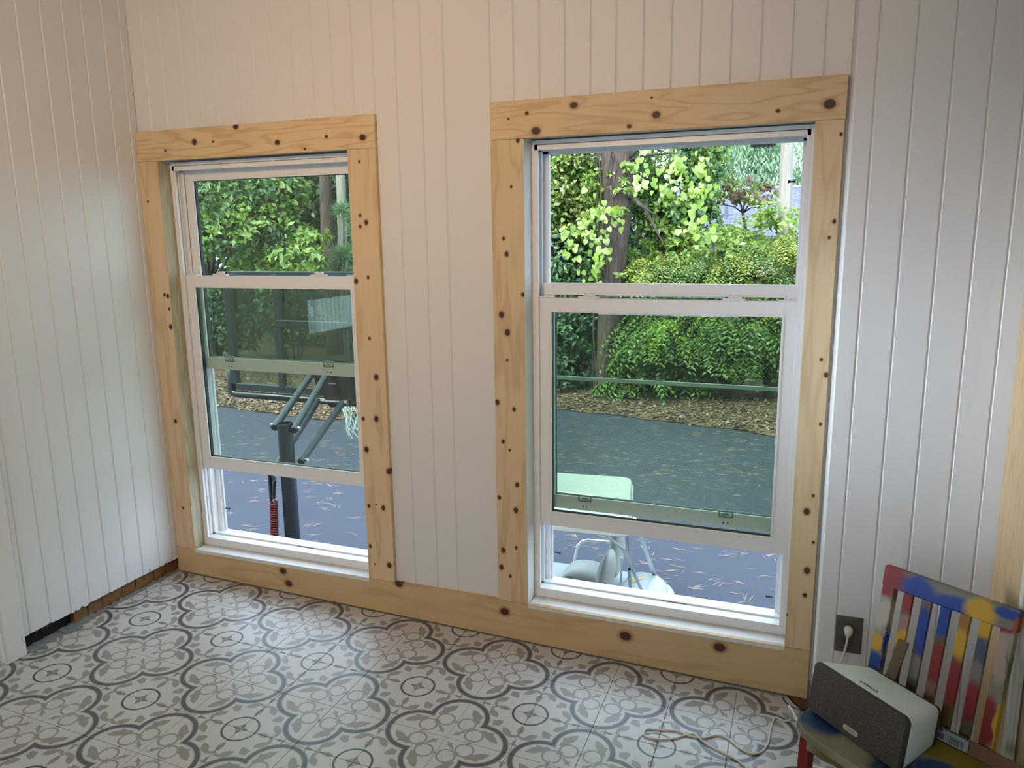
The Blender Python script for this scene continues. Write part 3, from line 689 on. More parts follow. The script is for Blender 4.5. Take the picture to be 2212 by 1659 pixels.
# --- trunk and grey pole with pine sprays at the right of the small window
p = at_y(715, 700, 17.0); r = plant('pine_tree', 'tree', 'tree with rough brown bark right in the small window, left of the grey pole', p[0], p[1], TREES)
a = at_y(712, 585, 17.0); b = at_y(703, 380, 17.0)
trunk(r, [(a[0] + .05, 17, GZ), tuple(a), tuple(b), (b[0] - .2, 17.2, 9)], [.26, .22, .19, .14], B_BROWN); branches(r, tuple(at_y(706, 420, 17.)), [tuple(at_y(630, 395, 16.6)), tuple(at_y(660, 470, 16.7)), tuple(at_y(770, 380, 17))], .03, B_DK)
foliage(r, [(b[0] - .3, 17.2, 8.4, 2.5, 2.5, 1.6, 1800)], .2, L_DK, 61); adopt(r)
a = at_y(737, 400, 15.6); b = at_y(742, 585, 15.6)
MB().tube([(b[0] + .05, 15.6, GZ), tuple(b), tuple(a), (a[0] - .1, 15.6, 7.2)], [.14, .135, .125, .11], 14).build('wooden_pole', B_GREY, None, smooth=True)
tag(bpy.data.objects['wooden_pole'], 'grey weathered pole in the small window, right of the rough trunk', 'pole')
def needles(root, c, r_, n, seed, mat):
    g = np.random.default_rng(seed); d = norm(g.normal(size=(n, 3)) + [0, 0, .2]); c = np.array(c); base = c + g.normal(size=(n, 3)) * r_ * .12
    return leaves('needle_spray', base, d, norm(g.normal(size=(n, 3))), r_ * g.uniform(.6, 1.1, n), np.full(n, .012), mat, root)
L_NDL = leaf_mat('pine_needle', (.12, .26, .10), (.30, .45, .22), .3)
p = at_y(738, 600, 14.0); r = plant('pine_sapling', 'tree', 'young pine with pale needle sprays in front of the grey pole', p[0], 14.0, TREES)
trunk(r, [(p[0], 14, GZ), (p[0] + .05, 14, 0), tuple(at_y(742, 440, 14.))], [.04, .03, .012], B_DK, n=8)
for k, (u, v, q) in enumerate([(735, 555, .38), (752, 545, .32), (738, 455, .32), (758, 470, .28), (728, 580, .28), (765, 500, .3), (758, 590, .3)]): needles(r, at_y(u, v, 14.0), q, 420, 70 + k, L_NDL)
adopt(r)
# --- the vine-clad trunk in the large window
a = at_y(1312, 862, 14.1); m1 = at_y(1318, 700, 14.1); m2 = at_y(1325, 560, 14.1); m3 = at_y(1335, 430, 14.1); m4 = at_y(1332, 320, 14.1)
r = plant('vine_clad_tree', 'tree', 'thick trunk wrapped in vines in the large window', a[0], a[1], TREES)
trunk(r, [(a[0], a[1], GZ - .1), (a[0] + .02, a[1], GZ + .5), tuple(m1), tuple(m2), tuple(m3), tuple(m4), (m4[0] + .2, 14.3, 7.5)], [.36, .28, .26, .28, .31, .34, .3], B_BROWN, n=20)
branches(r, tuple(at_y(1350, 420, 14.)), [tuple(at_y(1425, 470, 13.8)), tuple(at_y(1440, 540, 13.7))], .06, B_BROWN)
branches(r, tuple(at_y(1350, 350, 14.)), [tuple(at_y(1480, 330, 13.8)), tuple(at_y(1240, 345, 13.8)), tuple(at_y(1550, 312, 13.9))], .04, B_DK)
foliage(r, [(m4[0], 14.2, 6.8, 3.0, 2.4, 1.4, 2600)], .2, L_MID, 81); foliage(r, [blob_at(1300, 385, 13.95, .38, .22, 260, .3), blob_at(1345, 400, 13.9, .3, .18, 160, .25), blob_at(1340, 360, 13.95, .3, .2, 160, .25), blob_at(1335, 465, 13.85, .22, .25, 120, .2), blob_at(1300, 570, 13.9, .25, .3, 150, .2), blob_at(1345, 590, 13.9, .2, .12, 80, .2)], .13, L_BR, 82, name='ivy_foliage'); adopt(r)
vine = plant('climbing_vine', 'vine', 'climbing vine with round pale green leaves on the thick trunk', a[0], a[1] - .35)
random.seed(33)
for k in range(9):
    th = random.uniform(PI * 1.0, PI * 2.0); pts = []
    for i in range(12):
        v = 850 - i * 48; c = at_y(1312 + (13 * (i / 11)), v, 14.1); q = .33 + .04 * random.random(); t = th + .35 * math.sin(i * .7 + k)
        pts.append((c[0] + math.cos(t) * q, c[1] + math.sin(t) * q, c[2]))
    MB().tube(pts, [random.uniform(.008, .016)] * 12, 5).build('stem', B_DK, vine)
# vine leaf: small heart-shaped leaf, one mesh shared by all copies
hp = [(0, 0), (.30, -.10), (.50, .12), (.48, .45), (.28, .80), (0, 1.05), (-.28, .80), (-.48, .45), (-.50, .12), (-.30, -.10)]
hm = bpy.data.meshes.new('leaf'); hv = [(x, y, -.10 * y * y + .12 * abs(x)) for x, y in hp] + [(0, .45, -.02)]
hm.from_pydata(hv, [], [(i, (i + 1) % 10, 10) for i in range(10)]); hm.materials.append(L_HRT); hm.update()
def heart(c, s, face=(0, -1, .35)):
    o = bpy.data.objects.new('leaf', hm); COL.objects.link(o); o.parent = vine
    n = Vector(face) + Vector((random.gauss(0, .35), random.gauss(0, .2), random.gauss(0, .3))); n.normalize()
    y = Vector((random.gauss(0, .5), 0, -1)); y = (y - n * y.dot(n)).normalized(); x = y.cross(n)
    M_ = Matrix((x, y, n)).transposed().to_4x4(); M_.translation = Vector(c); o.matrix_basis = M_ @ Matrix.Scale(s, 4)
CL_OLD = 0
CL = [(1288, 450, 14, 18), (1300, 455, 10, 8), (1272, 478, 16, 16), (1262, 520, 12, 14), (1295, 510, 12, 16), (1328, 455, 8, 8), (1338, 475, 6, 8), (1230, 505, 8, 9), (1235, 545, 9, 10), (1288, 560, 12, 14), (1305, 545, 10, 12), (1272, 590, 10, 12), (1228, 485, 7, 8), (1375, 395, 10, 11), (1392, 370, 12, 16), (1440, 370, 14, 18), (1455, 400, 12, 16), (1470, 350, 12, 14), (1500, 370, 16, 20), (1515, 410, 16, 18), (1485, 430, 12, 16), (1525, 360, 10, 14), (1500, 480, 16, 18), (1530, 500, 12, 12), (1390, 330, 8, 8)]
for u, v, n_, sp in CL:
    for k in range(int(round(n_ * .9))):
        heart(at_y(u + random.gauss(0, sp * .8), v + random.gauss(0, sp * 1.2), 13.5 + random.uniform(-.3, .3)), random.uniform(.08, .15), (random.gauss(0, .5), -1, random.uniform(-.1, .8)))
adopt(vine)
# --- shrubs in the large window
p = at_y(1220, 850, 15.0); r = plant('leafy_shrub', 'shrub', 'dark shrub left of the thick trunk in the large window', p[0], p[1], TREES)
bl = [blob_at(1225, 560, 14.9, 1.0, .8, 1300), blob_at(1200, 640, 14.8, 1.0, .8, 1200), blob_at(1230, 720, 14.6, .8, .6, 1000), blob_at(1215, 800, 14.3, .8, .5, 900), blob_at(1150, 740, 14.4, 1, .9, 900)]
foliage(r, bl, .16, L_DK, 91); foliage(r, bl[:3], .14, L_MID, 92, name='mid_green_foliage'); branches(r, (p[0], p[1], GZ), [b[:3] for b in bl], .04, B_DK); adopt(r)  # upper blobs also carry mid-green leaves
p = at_y(1215, 800, 15.6); r = plant('leafy_tree', 'tree', 'bright leafy tree at the upper left of the large window', p[0], p[1], TREES)
bl = [blob_at(1225, 380, 14.9, .9, .9, 1300), blob_at(1215, 460, 14.9, .8, .7, 1000), blob_at(1270, 360, 15.2, .8, .7, 900), blob_at(1200, 320, 15.3, 1.5, .8, 1200), blob_at(1240, 500, 15.2, .7, .5, 600)]
foliage(r, bl, .15, L_OL, 101); foliage(r, bl, .15, L_BR, 102, name='bright_foliage'); trunk(r, [(p[0], p[1], GZ), (p[0], p[1], 2.2), (p[0] + .3, p[1], 6)], [.12, .1, .05], B_DK)
branches(r, (p[0], p[1], 1.8), [b[:3] for b in bl], .035, B_DK); adopt(r)
p = at_y(1440, 800, 15.0); r = plant('drooping_shrub', 'shrub', 'shrub of drooping paired leaflets right of the trunk base in the large window', p[0], p[1] , TREES)
bl = [blob_at(1400, 740, 14.0, .75, .55, 420), blob_at(1370, 800, 13.7, .55, .45, 300), blob_at(1450, 700, 14.2, .8, .5, 420), blob_at(1520, 720, 14.2, .8, .45, 380), blob_at(1590, 710, 14.3, .8, .5, 420), blob_at(1650, 740, 14.2, .7, .6, 380), blob_at(1560, 780, 14.6, .6, .4, 220), blob_at(1460, 800, 14.3, .45, .4, 200)]
fronds(r, bl, .42, L_CMP, 111); fronds(r, [blob_at(1430, 720, 13.6, .5, .35, 110), blob_at(1500, 690, 13.8, .5, .3, 90)], .36, L_BR, 112, name='yellow_green_foliage')
branches(r, (p[0], p[1], GZ), [b[:3] for b in bl], .03, B_DK); adopt(r)
p = at_y(1570, 780, 15.9); r = plant('tangled_shrub', 'shrub', 'bright tangled shrub filling the right half of the large window at mid height', p[0], p[1], TREES)
bl = [blob_at(1420, 590, 14.5, .8, .4, 300), blob_at(1500, 585, 14.6, .8, .4, 320), blob_at(1580, 590, 14.6, .9, .45, 360), blob_at(1660, 570, 14.6, .9, .6, 380), blob_at(1440, 640, 14.8, .9, .4, 280), blob_at(1560, 640, 14.8, 1.0, .4, 320), blob_at(1670, 640, 14.8, .8, .5, 280)]
fronds(r, bl, .34, L_OL, 121); fronds(r, bl, .30, L_CMP, 122, name='green_foliage')
bl2 = [blob_at(1560, 540, 14.9, .8, .5, 900), blob_at(1630, 520, 14.9, .9, .5, 1000), blob_at(1690, 500, 14.9, .7, .6, 700), blob_at(1470, 550, 15, .8, .45, 800), blob_at(1400, 560, 15.1, .6, .4, 500)]
foliage(r, bl2, .14, L_BR, 123, name='bright_foliage'); branches(r, (p[0], p[1], GZ), [b[:3] for b in bl + bl2], .035, B_DK); adopt(r)
p = at_y(1440, 800, 16.2); r = plant('leafy_tree', 'tree', 'small leafy tree just right of the vine-clad trunk', p[0], p[1], TREES)
bl = [blob_at(1440, 480, 15.4, .7, .7, 900), blob_at(1400, 420, 15.4, .6, .5, 350), blob_at(1480, 420, 15.6, .7, .9, 1000), blob_at(1510, 480, 15.6, .5, .6, 500), blob_at(1450, 340, 15.6, 1.0, .5, 700), blob_at(1520, 340, 15.8, .6, .7, 500)]
foliage(r, bl, .15, L_MID, 131); foliage(r, bl, .15, L_BR, 132, name='bright_foliage'); trunk(r, [(p[0], p[1], GZ), (p[0], p[1], 2.), (p[0], p[1], 5)], [.1, .08, .03], B_DK)
branches(r, (p[0], p[1], 1.5), [b[:3] for b in bl], .035, B_DK); adopt(r)
p = at_y(1620, 700, 17.0); r = plant('rust_tinged_tree', 'tree', 'small open-branched tree with rust-tinged leaves against the roof', p[0], p[1], TREES)
bl = [blob_at(1600, 400, 16.6, .6, .25, 150), blob_at(1640, 420, 16.6, .6, .25, 130), blob_at(1570, 425, 16.5, .4, .2, 80)]
foliage(r, bl, .15, L_RED, 141); foliage(r, bl, .14, L_OL, 142, name='green_foliage'); trunk(r, [(p[0], p[1], GZ), tuple(at_y(1610, 490, 16.8)), tuple(at_y(1600, 440, 16.6))], [.08, .04, .02], B_DK, n=8)
branches(r, tuple(at_y(1605, 460, 16.7)), [b[:3] for b in bl] + [tuple(at_y(1540, 440, 16.5)), tuple(at_y(1660, 440, 16.6))], .02, B_DK); adopt(r)
# dead stump-like trunk at the lower right of the large window
a = at_y(1668, 860, 14.7); b = at_y(1665, 770, 14.7); r = plant('broken_trunk', 'tree stump', 'dark broken trunk low at the right edge of the large window', a[0], a[1])
trunk(r, [(a[0], a[1], GZ), tuple(a), tuple(b)], [.22, .2, .17], B_DK); branches(r, tuple(b), [tuple(at_y(1480, 785, 14.2)), tuple(at_y(1600, 815, 14.2))], .03, B_DK); adopt(r)
# fallen and leaning thin sticks in front of the shrubs
for k, (p1, p2) in enumerate([((1440, 880), (1480, 775)), ((1490, 885), (1560, 780)), ((1380, 870), (1420, 800))]):
    q1, q2 = at_y(*p1, 13.9), at_y(*p2, 13.9); q1[2] = max(q1[2], GZ + .06)
    o = MB().tube([tuple(q1), tuple((q1 + q2) / 2 + [0, .05, .05]), tuple(q2)], [.014, .011, .006], 5).build('bare_stick', B_DK, None)
    tag(o, ['bare dark stick leaning under the shrubs, the middle of three', 'bare dark stick leaning under the shrubs, rightmost of three', 'bare dark stick leaning under the shrubs, nearest the thick trunk'][k], 'stick', 'bare sticks leaning under the shrubs')
# far willow, background trees
p = at_y(1650, 420, 40.); r = plant('willow_tree', 'tree', 'pale hanging willow rising behind the roof ridge', p[0], 40., TREES)
g = np.random.default_rng(151); bl = [blob_at(1570, 350, 38, 2.6, 1.9, 2600, 2), blob_at(1640, 370, 38, 2.4, 1.5, 2000, 2), blob_at(1700, 350, 39, 2.0, 2.0, 1700, 2), blob_at(1580, 300, 38, 3, 1.6, 1800, 2)]
foliage(r, bl, .34, L_PALE, 151, wr_=.28, droop=1.6); trunk(r, [(p[0], 40, GZ), (p[0], 40, 5), (p[0] + .5, 40, 10)], [.4, .3, .1], B_BROWN)
branches(r, tuple(at_y(1640, 400, 38.)), [tuple(at_y(1670, 330, 37.)), tuple(at_y(1600, 320, 37.))], .1, B_DK); adopt(r)
BG = 'background woodland trees'
random.seed(44)
bgs = [(-24, 22), (-19.5, 19.5), (-16, 21), (-13, 18.8), (-14.5, 23.5), (-10.5, 20.5), (-8.2, 18.3), (-5.6, 20), (-3.4, 18.4), (7.8, 19), (11, 20)]
for k, (x, y) in enumerate(bgs):
    r = plant('woodland_tree', 'tree', 'dense green woodland tree beyond the driveway shrubs', x, y, BG)
    bl = [(x + random.uniform(-.6, .6), y + random.uniform(-.4, .4), z, 2.2, 1.3, 1.25, 2300) for z in (-1.0, .4, 1.8, 3.2, 4.8, 6.4)]
    foliage(r, bl, .25, (L_DK, L_MID)[k % 2], 200 + k); trunk(r, [(x, y, GZ), (x, y, 3), (x + .2, y, 7)], [.2, .15, .06], B_BROWN); adopt(r)
for k, (u, y, h) in enumerate([(1300, 20.5, 1.5), (1480, 21.5, .9), (1700, 21, .4)]):
    p = at_y(u, 600, y); r = plant('low_thicket', 'shrub', ['low dark thicket far behind the vine-clad trunk', 'low dark thicket in front of the house, right of the trunk', 'low dark thicket at the right edge of the large window'][k], p[0], y, TREES)
    foliage(r, [(p[0], y, -1.3, 2.3, 1.2, 1.1, 1900), (p[0], y, h - 1.0, 2.0, 1.2, .9, 1700)], .18, L_DK, 300 + k); branches(r, (p[0], y, GZ), [(p[0] - .5, y, h - .5), (p[0] + .6, y, h - .6)], .05, B_DK); adopt(r)
# --- utility pole right in the large window, with a dark fitting near the eave
a = at_y(1700, 330, 15.2); b = at_y(1692, 560, 15.2)
MB().tube([(b[0] - .05, 15.2, GZ), tuple(b), tuple(a), (a[0] + .1, 15.2, 7.5)], [.16, .15, .13, .11], 16).build('utility_pole', B_GREY, None, smooth=True)
tag(bpy.data.objects['utility_pole'], 'leaning mossy grey utility pole at the right edge of the large window', 'pole')
# --- house beyond the trees
hs = empty('house', (3, 33, GZ)); tag(hs, 'low house with a blue-grey shingle roof beyond the trees', 'house')
def roof_mat():
    mt, nt, bs = new_mat('shingle_roof'); br = nt.nodes.new('ShaderNodeTexBrick'); tc = nt.nodes.new('ShaderNodeTexCoord'); nt.links.new(tc.outputs['Object'], br.inputs['Vector'])
    mp = nt.nodes.new('ShaderNodeMapping'); nt.links.new(tc.outputs['Object'], mp.inputs['Vector']); mp.inputs['Rotation'].default_value = (math.radians(-22), 0, 0)
    nt.links.new(mp.outputs[0], br.inputs['Vector'])
    for k_, v_ in (('Scale', 1.0), ('Mortar Size', .012), ('Brick Width', .33), ('Row Height', .16)): br.inputs[k_].default_value = v_
    br.inputs['Color1'].default_value = (.075, .082, .125, 1); br.inputs['Color2'].default_value = (.12, .13, .18, 1); br.inputs['Mortar'].default_value = (.025, .027, .045, 1)
    nt.links.new(br.outputs['Color'], bs.inputs['Base Color']); bs.inputs['Roughness'].default_value = .9; return mt
def part(o): o.parent = hs; o.matrix_parent_inverse = Matrix.Translation(-Vector(hs.location)); return o
hx0, hx1 = at_y(1330, 405, 33.)[0], 14.; zr = float(at_y(1700, 404, 33.)[2]); ze = zr - 2.0
mb = MB(); mb.add([(hx0, 28, ze), (hx1, 28, ze), (hx1, 33, zr), (hx0, 33, zr), (hx0, 38, ze), (hx1, 38, ze), (hx0, 28, ze - .12), (hx1, 28, ze - .12), (hx1, 33, zr - .12), (hx0, 33, zr - .12), (hx0, 38, ze - .12), (hx1, 38, ze - .12)],
    [(0, 1, 2, 3), (3, 2, 5, 4), (6, 9, 8, 7), (9, 10, 11, 8), (0, 6, 7, 1), (4, 5, 11, 10), (0, 3, 9, 6), (3, 4, 10, 9), (1, 7, 8, 2), (2, 8, 11, 5)]); part(mb.build('roof', roof_mat()))
mb = MB(); mb.box(hx0 + .3, hx1 - .3, 28.6, 37.4, GZ, ze + .1); part(mb.build('wall', flat('house_siding', '#b9b2a4', .8)))
for xx in (hx0 + 2, hx0 + 5, hx0 + 8): part(rect_frame(xx, xx + 1.1, 28.5, 28.6, ze - 1.6, ze - .3, .07, .07, .07, .07, 0).build('window', M_VINYL)); mb = MB(); mb.box(xx + .06, xx + 1.04, 28.56, 28.59, ze - 1.54, ze - .36); part(mb.build('window_pane', flat('dark_window_glass', (.03, .04, .05), .1)))
c = at_y(1568, 470, 29.8); mb = MB(); zz = ze + (c[1] - 28) * (zr - ze) / 5; mb.tube([(c[0], c[1], zz - .1), (c[0], c[1], zz + .55)], .07, 10); part(mb.build('vent_pipe', flat('vent', '#5a6076', .6)))
part(MB().box(hx0 - .02, hx1, 32.9, 33.1, zr - .02, zr + .05).build('ridge_cap', flat('ridge', (.55, .55, .6), .8)))
mb = MB(); mb.box(-7, -.14, .0, TH, GZ, 2.6); mb.box(3.2, 9, .0, TH, GZ, 2.6); mb.box(-.14, 3.2, .0, TH, GZ, -.3)
tag(mb.build('wall_exterior', flat('house_siding_tan', '#9c9384', .8)), 'outside face of the house below and beside the windows', kind='structure')
# our own eave with a dark bracket over the large window
mb = MB(); c = at_y(1655, 313, .62); mb.box(c[0] - .055, c[0] + .035, .50, .66, c[2] - .003, 1.921, .002)
for k in range(5): mb.box(c[0] - .045 + k * .016, c[0] - .038 + k * .016, .50, .66, c[2] - .007, c[2] - .001)
tag(mb.build('eave_vent', M_BLACK), 'small black fitting hanging under the eave above the large window', 'vent')
tag(MB().box(-.6, 4, .14, .75, 1.90 + .02, 1.97).build('trim_15', flat('soffit', (.55, .55, .52), .7)), 'eave soffit outside above the windows', kind='structure')
# --- pine straw on the asphalt, leaves on the bank
g = np.random.default_rng(400); PP = []; DD = []; LL = []
for k in range(1500):
    u = g.uniform(430, 1700); v = g.uniform(880, 1330) if g.random() < .5 else g.uniform(880, 1050); c = at_z(u, v, GZ); c = c + g.normal(size=3) * [.3, .3, 0]
    if c[1] > edge_y(c[0]) or c[1] < .6: continue
    a = g.normal(.25, .6); n_ = g.integers(1, 6)
    for q in range(n_):
        b = a + g.normal(0, .18); PP.append([c[0] + g.normal(0, .03), c[1] + g.normal(0, .012), GZ + .004]); DD.append([math.cos(b), math.sin(b), .0]); LL.append(g.uniform(.08, .22))
PP = np.array(PP); DD = np.array(DD)
o = leaves('pine_straw', PP, DD, np.tile([0, 0, 1.], (len(PP), 1)), np.array(LL), np.full(len(PP), .0045), leaf_mat('straw', (.30, .20, .12), (.62, .46, .32), .1)); tag(o, 'brown pine straw scattered over the asphalt', 'pine straw')
N_ = 16000; xs_ = g.uniform(-12, 3.6, N_); ys_ = np.array([edge_y(x) for x in xs_]) - .05 + np.abs(g.normal(0, 1.5, N_))
P_ = np.stack([xs_, ys_, np.array([bank_z(a, b) + .012 for a, b in zip(xs_, ys_)])], 1); D_ = g.normal(size=(N_, 3)) * [1, 1, .15]
o = leaves('fallen_leaves', P_, D_, norm(g.normal(size=(N_, 3)) * .35 + [0, 0, 1]), g.uniform(.04, .12, N_), g.uniform(.03, .07, N_), leaf_mat('dead_leaf', (.07, .045, .03), (.36, .26, .17), .1)); tag(o, 'dead brown leaves along the edge of the driveway', 'leaves')

# ================================================================== BASKETBALL HOOP (faces away from the house)
M_STEEL = flat('black_powder_coat', '#1d242c', .38, var=.1, spec=.6); M_STEEL2 = flat('brown_black_steel', '#17120f', .5); M_CHROME = flat('zinc_bolt', (.75, .77, .78), .25, 1)
hp_ = empty('basketball_hoop', (-.90, 1.94, GZ)); tag(hp_, 'black steel basketball hoop seen from behind through the small window', 'basketball hoop')
def hoop(o):
    o.parent = hp_; o.matrix_parent_inverse = Matrix.Translation(-Vector(hp_.location)); return o
PX, PY = -.895, 1.94; ZT = .150
mb = MB(); mb.tube([(PX - .01, PY, GZ), (PX, PY, ZT)], .055, 24, cap=False); mb.tube([(PX, PY, ZT - .3), (PX, PY, ZT)], .049, 24, cap=False)
ring = [(PX + math.cos(k / 24 * 2 * PI), PY + math.sin(k / 24 * 2 * PI)) for k in range(24)]
V = [(PX + (x - PX) * r_, PY + (y - PY) * r_, ZT) for r_ in (.055, .049) for x, y in ring]; mb.add(V, [(k, (k + 1) % 24, 24 + (k + 1) % 24, 24 + k) for k in range(24)])
hoop(mb.build('pole', M_STEEL, smooth=False)).data.polygons.foreach_set('use_smooth', [True] * 48 + [False] * (len(bpy.data.objects['pole'].data.polygons) - 48))
hoop(MB().box(PX - .22, PX + .20, PY - .2, PY + .2, GZ, GZ + .02, .004).build('base_plate', M_STEEL))
# backboard
BY = 2.80; bx0, bx1, bz0, bz1 = -2.085, .30, .165, 1.185
def hb(n, m_, *b, bev=.004):
    k = MB()
    for q in b: k.box(*q, bev)
    return hoop(k.build(n, m_))
bf = hb('backboard_frame', M_STEEL, (bx0, bx0 + .065, BY - .03, BY + .03, bz0, bz1), (bx1 - .065, bx1, BY - .03, BY + .03, bz0, bz1), (bx0, bx1, BY - .03, BY + .03, bz0, bz0 + .06), (bx0, bx1, BY - .03, BY + .03, bz1 - .045, bz1))
gl = MB(); gl.box(bx0 + .06, bx1 - .06, BY + .012, BY + .022, bz0 + .05, bz1 - .04); hoop(gl.build('backboard_glass', glass_mat('backboard_glass', (.72, .78, .66))))
for xx in (-1.575, -.86, -.20): hb('mullion', M_STEEL, (xx, xx + .055, BY - .035, BY + .01, bz0 + .03, bz1 - .02))
hb('cross_bar', M_STEEL, (-1.55, -.17, BY - .04, BY + .005, .725, .785))
hb('cross_bar', M_STEEL, (-1.55, -.17, BY - .05, BY - .005, .365, .42))
# rounded edge padding along the lower corners
k = MB(); c0 = bx0 - .012
arc = [(c0, BY - .01, .42), (c0, BY - .01, bz0 + .04)] + [(c0 + .05 - .05 * math.cos(a), BY - .01, bz0 + .0 - .04 * math.sin(a)) for a in (0.0, .5, 1.0, 1.57)] + [(-.9, BY - .01, bz0 - .042), (bx1, BY - .01, bz0 - .045)]
k.tube(arc, .030, 10); hoop(k.build('edge_padding', M_STEEL, smooth=True))
hoop(MB().tube([(-1.78, BY - .05, bz0 - .02), (-.75, BY - .05, bz0 - .022)], .009, 8).build('chrome_rod', M_CHROME))
# mirrored word on the glass, read from behind
M_INK = flat('backboard_print', (.03, .035, .035), .5)
c = at_y(563, 808, BY + .010)
hoop(text('backboard_lettering', 'ELITE', .082, M_INK, Matrix.Translation((c[0], BY + .009, c[2])) @ Matrix.Rotation(PI / 2, 4, 'X'), mirror=True))
k = MB()
for q in (-.20, .14): k.box(c[0] + q, c[0] + q + .075, BY + .008, BY + .010, c[2] - .002, c[2] + .002)
hoop(k.build('backboard_line', M_INK))
# rear bracket box
k = MB(); k.prism([(-1.13, .45), (-.79, .45), (-.77, .18), (-.80, .13), (-.99, .11), (-1.05, .20), (-1.10, .24), (-1.12, .33)], BY - .16, BY - .05, 'y'); hoop(k.build('bracket', M_STEEL2))
hb('bracket_slot', M_CHROME, (-.985, -.915, BY - .166, BY - .160, .302, .310), bev=0)
k = MB(); k.tube([(-1.12, BY - .19, .165), (-.82, BY - .19, .165)], .011, 8); k.tube([(-1.135, BY - .19, .165), (-1.11, BY - .19, .165)], .02, 8); k.tube([(-.83, BY - .19, .165), (-.80, BY - .19, .165)], .02, 8); hoop(k.build('bracket_pin', M_CHROME))
# four lift arms
arms = [((-.975, PY - .0, .125), (-1.105, BY - .19, .40)), ((-.812, PY, .120), (-.955, BY - .19, .42)), ((-.785, PY + .03, -.12), (-.845, BY - .19, .165)), ((-1.00, PY + .03, -.17), (-1.075, BY - .19, .165))]
for a, b in arms:
    d = (Vector(b) - Vector(a)).normalized(); k = MB(); k.tube([Vector(a) - d * .03, b], .0265, 14); o = hoop(k.build('lift_arm', M_STEEL)); md = o.modifiers.new('n', 'EDGE_SPLIT')
for a, b in arms:
    s_ = -1 if a[0] < PX else 1; k = MB(); k.tube([(a[0], a[1], a[2]), (a[0] + s_ * .045, a[1], a[2])], .012, 8); hoop(k.build('bolt', M_CHROME))
# lift handle strut, link and spring
hoop(MB().tube([(-1.028, 1.90, -.16), (-1.036, 1.90, -.80)], .014, 8).build('strut', M_STEEL)); hoop(MB().tube([(-1.0, 1.88, -.20), (-.975, 1.88, -.27), (-.99, 1.88, -.36), (-.993, 1.88, -.41)], .013, 8).build('link', M_STEEL))
pts = []; 
for i in range(21 * 12 + 1):
    t = i / 12; pts.append((-.994 - .0011 * t + .026 * math.cos(2 * PI * t), 1.875 + .026 * math.sin(2 * PI * t), -.432 - .0185 * t))
hoop(MB().tube(pts, .0072, 6).build('spring', flat('red_spring_steel', '#6e2a26', .45, .2), smooth=True))
hoop(MB().tube([(-.993, 1.875, -.40), (-.993, 1.875, -.44)], .007, 8).build('spring_hook', M_CHROME))
# rim and net on the far side
RX, RY_, RZ = -1.07, BY + .42, .19; k = MB(); RR = .23
k.tube([(RX + RR * math.cos(t), RY_ + RR * math.sin(t), RZ) for t in np.linspace(0, 2 * PI, 33)], .010, 8, cap=False); k.beam((RX - .1, BY + .03, RZ - .02), (RX - .1, RY_ - RR * .85, RZ), .02, .02); k.beam((RX + .1, BY + .03, RZ - .02), (RX + .1, RY_ - RR * .85, RZ), .02, .02)
hoop(k.build('rim', flat('red_rim', '#8f2f28', .4)))
k = MB(); LV = [(0, .225), (.10, .195), (.20, .165), (.30, .135), (.40, .125), (.46, .12)]; NS = 12
random.seed(8); J = [[(random.uniform(-.01, .01), random.uniform(-.012, .012)) for _ in range(NS)] for _ in LV]
def np_(l, i):
    dz, r_ = LV[l]; a = (i + .5 * (l % 2)) / NS * 2 * PI; j = J[l][i % NS]; return (RX + (r_ + j[0]) * math.cos(a), RY_ + (r_ + j[0]) * math.sin(a), RZ - dz + j[1])
for l in range(len(LV) - 1):
    for i in range(NS):
        for q in ((i, i + 1) if l % 2 else (i - 1, i)): k.tube([np_(l, i), np_(l + 1, q)], .0048, 4)
hoop(k.build('net', flat('white_net_cord', (.82, .86, .84), .8)))

# ================================================================== PEDAL BOAT with canopy
M_RPINE = wood('pine_casing_right', 'z', [], '#c9a77c', '#a3835a', 14.2, plane='x')
M_HULL = flat('white_boat_plastic', (.33, .36, .35), .35, var=.05); M_SEAT = flat('cream_seat_plastic', (.31, .32, .28), .5, var=.12, scale=5); M_ALU = flat('aluminium_tube', (.62, .66, .70), .3, .85)
bt = empty('pedal_boat', (.9, 4.2, GZ)); tag(bt, 'white pedal boat with cream seats and a canopy parked on the driveway', 'boat')
def bo(o): o.parent = bt; o.matrix_parent_inverse = Matrix.Translation(-Vector(bt.location)); return o
def loft(sections, name, mat, bevel=0, sub=1):
    """closed cross-section rings joined into one skin"""
    k = MB(); n = len(sections[0]); V = [p for s in sections for p in s]; F = []
    for i in range(len(sections) - 1):
        for j in range(n): F.append((i * n + j, i * n + (j + 1) % n, (i + 1) * n + (j + 1) % n, (i + 1) * n + j))
    F += [tuple(range(n)), tuple((len(sections) - 1) * n + j for j in range(n))]
    o = k.add(V, F).build(name, mat, None, smooth=True)
    if sub: md = o.modifiers.new('s', 'SUBSURF'); md.levels = md.render_levels = sub + 1
    return bo(o)
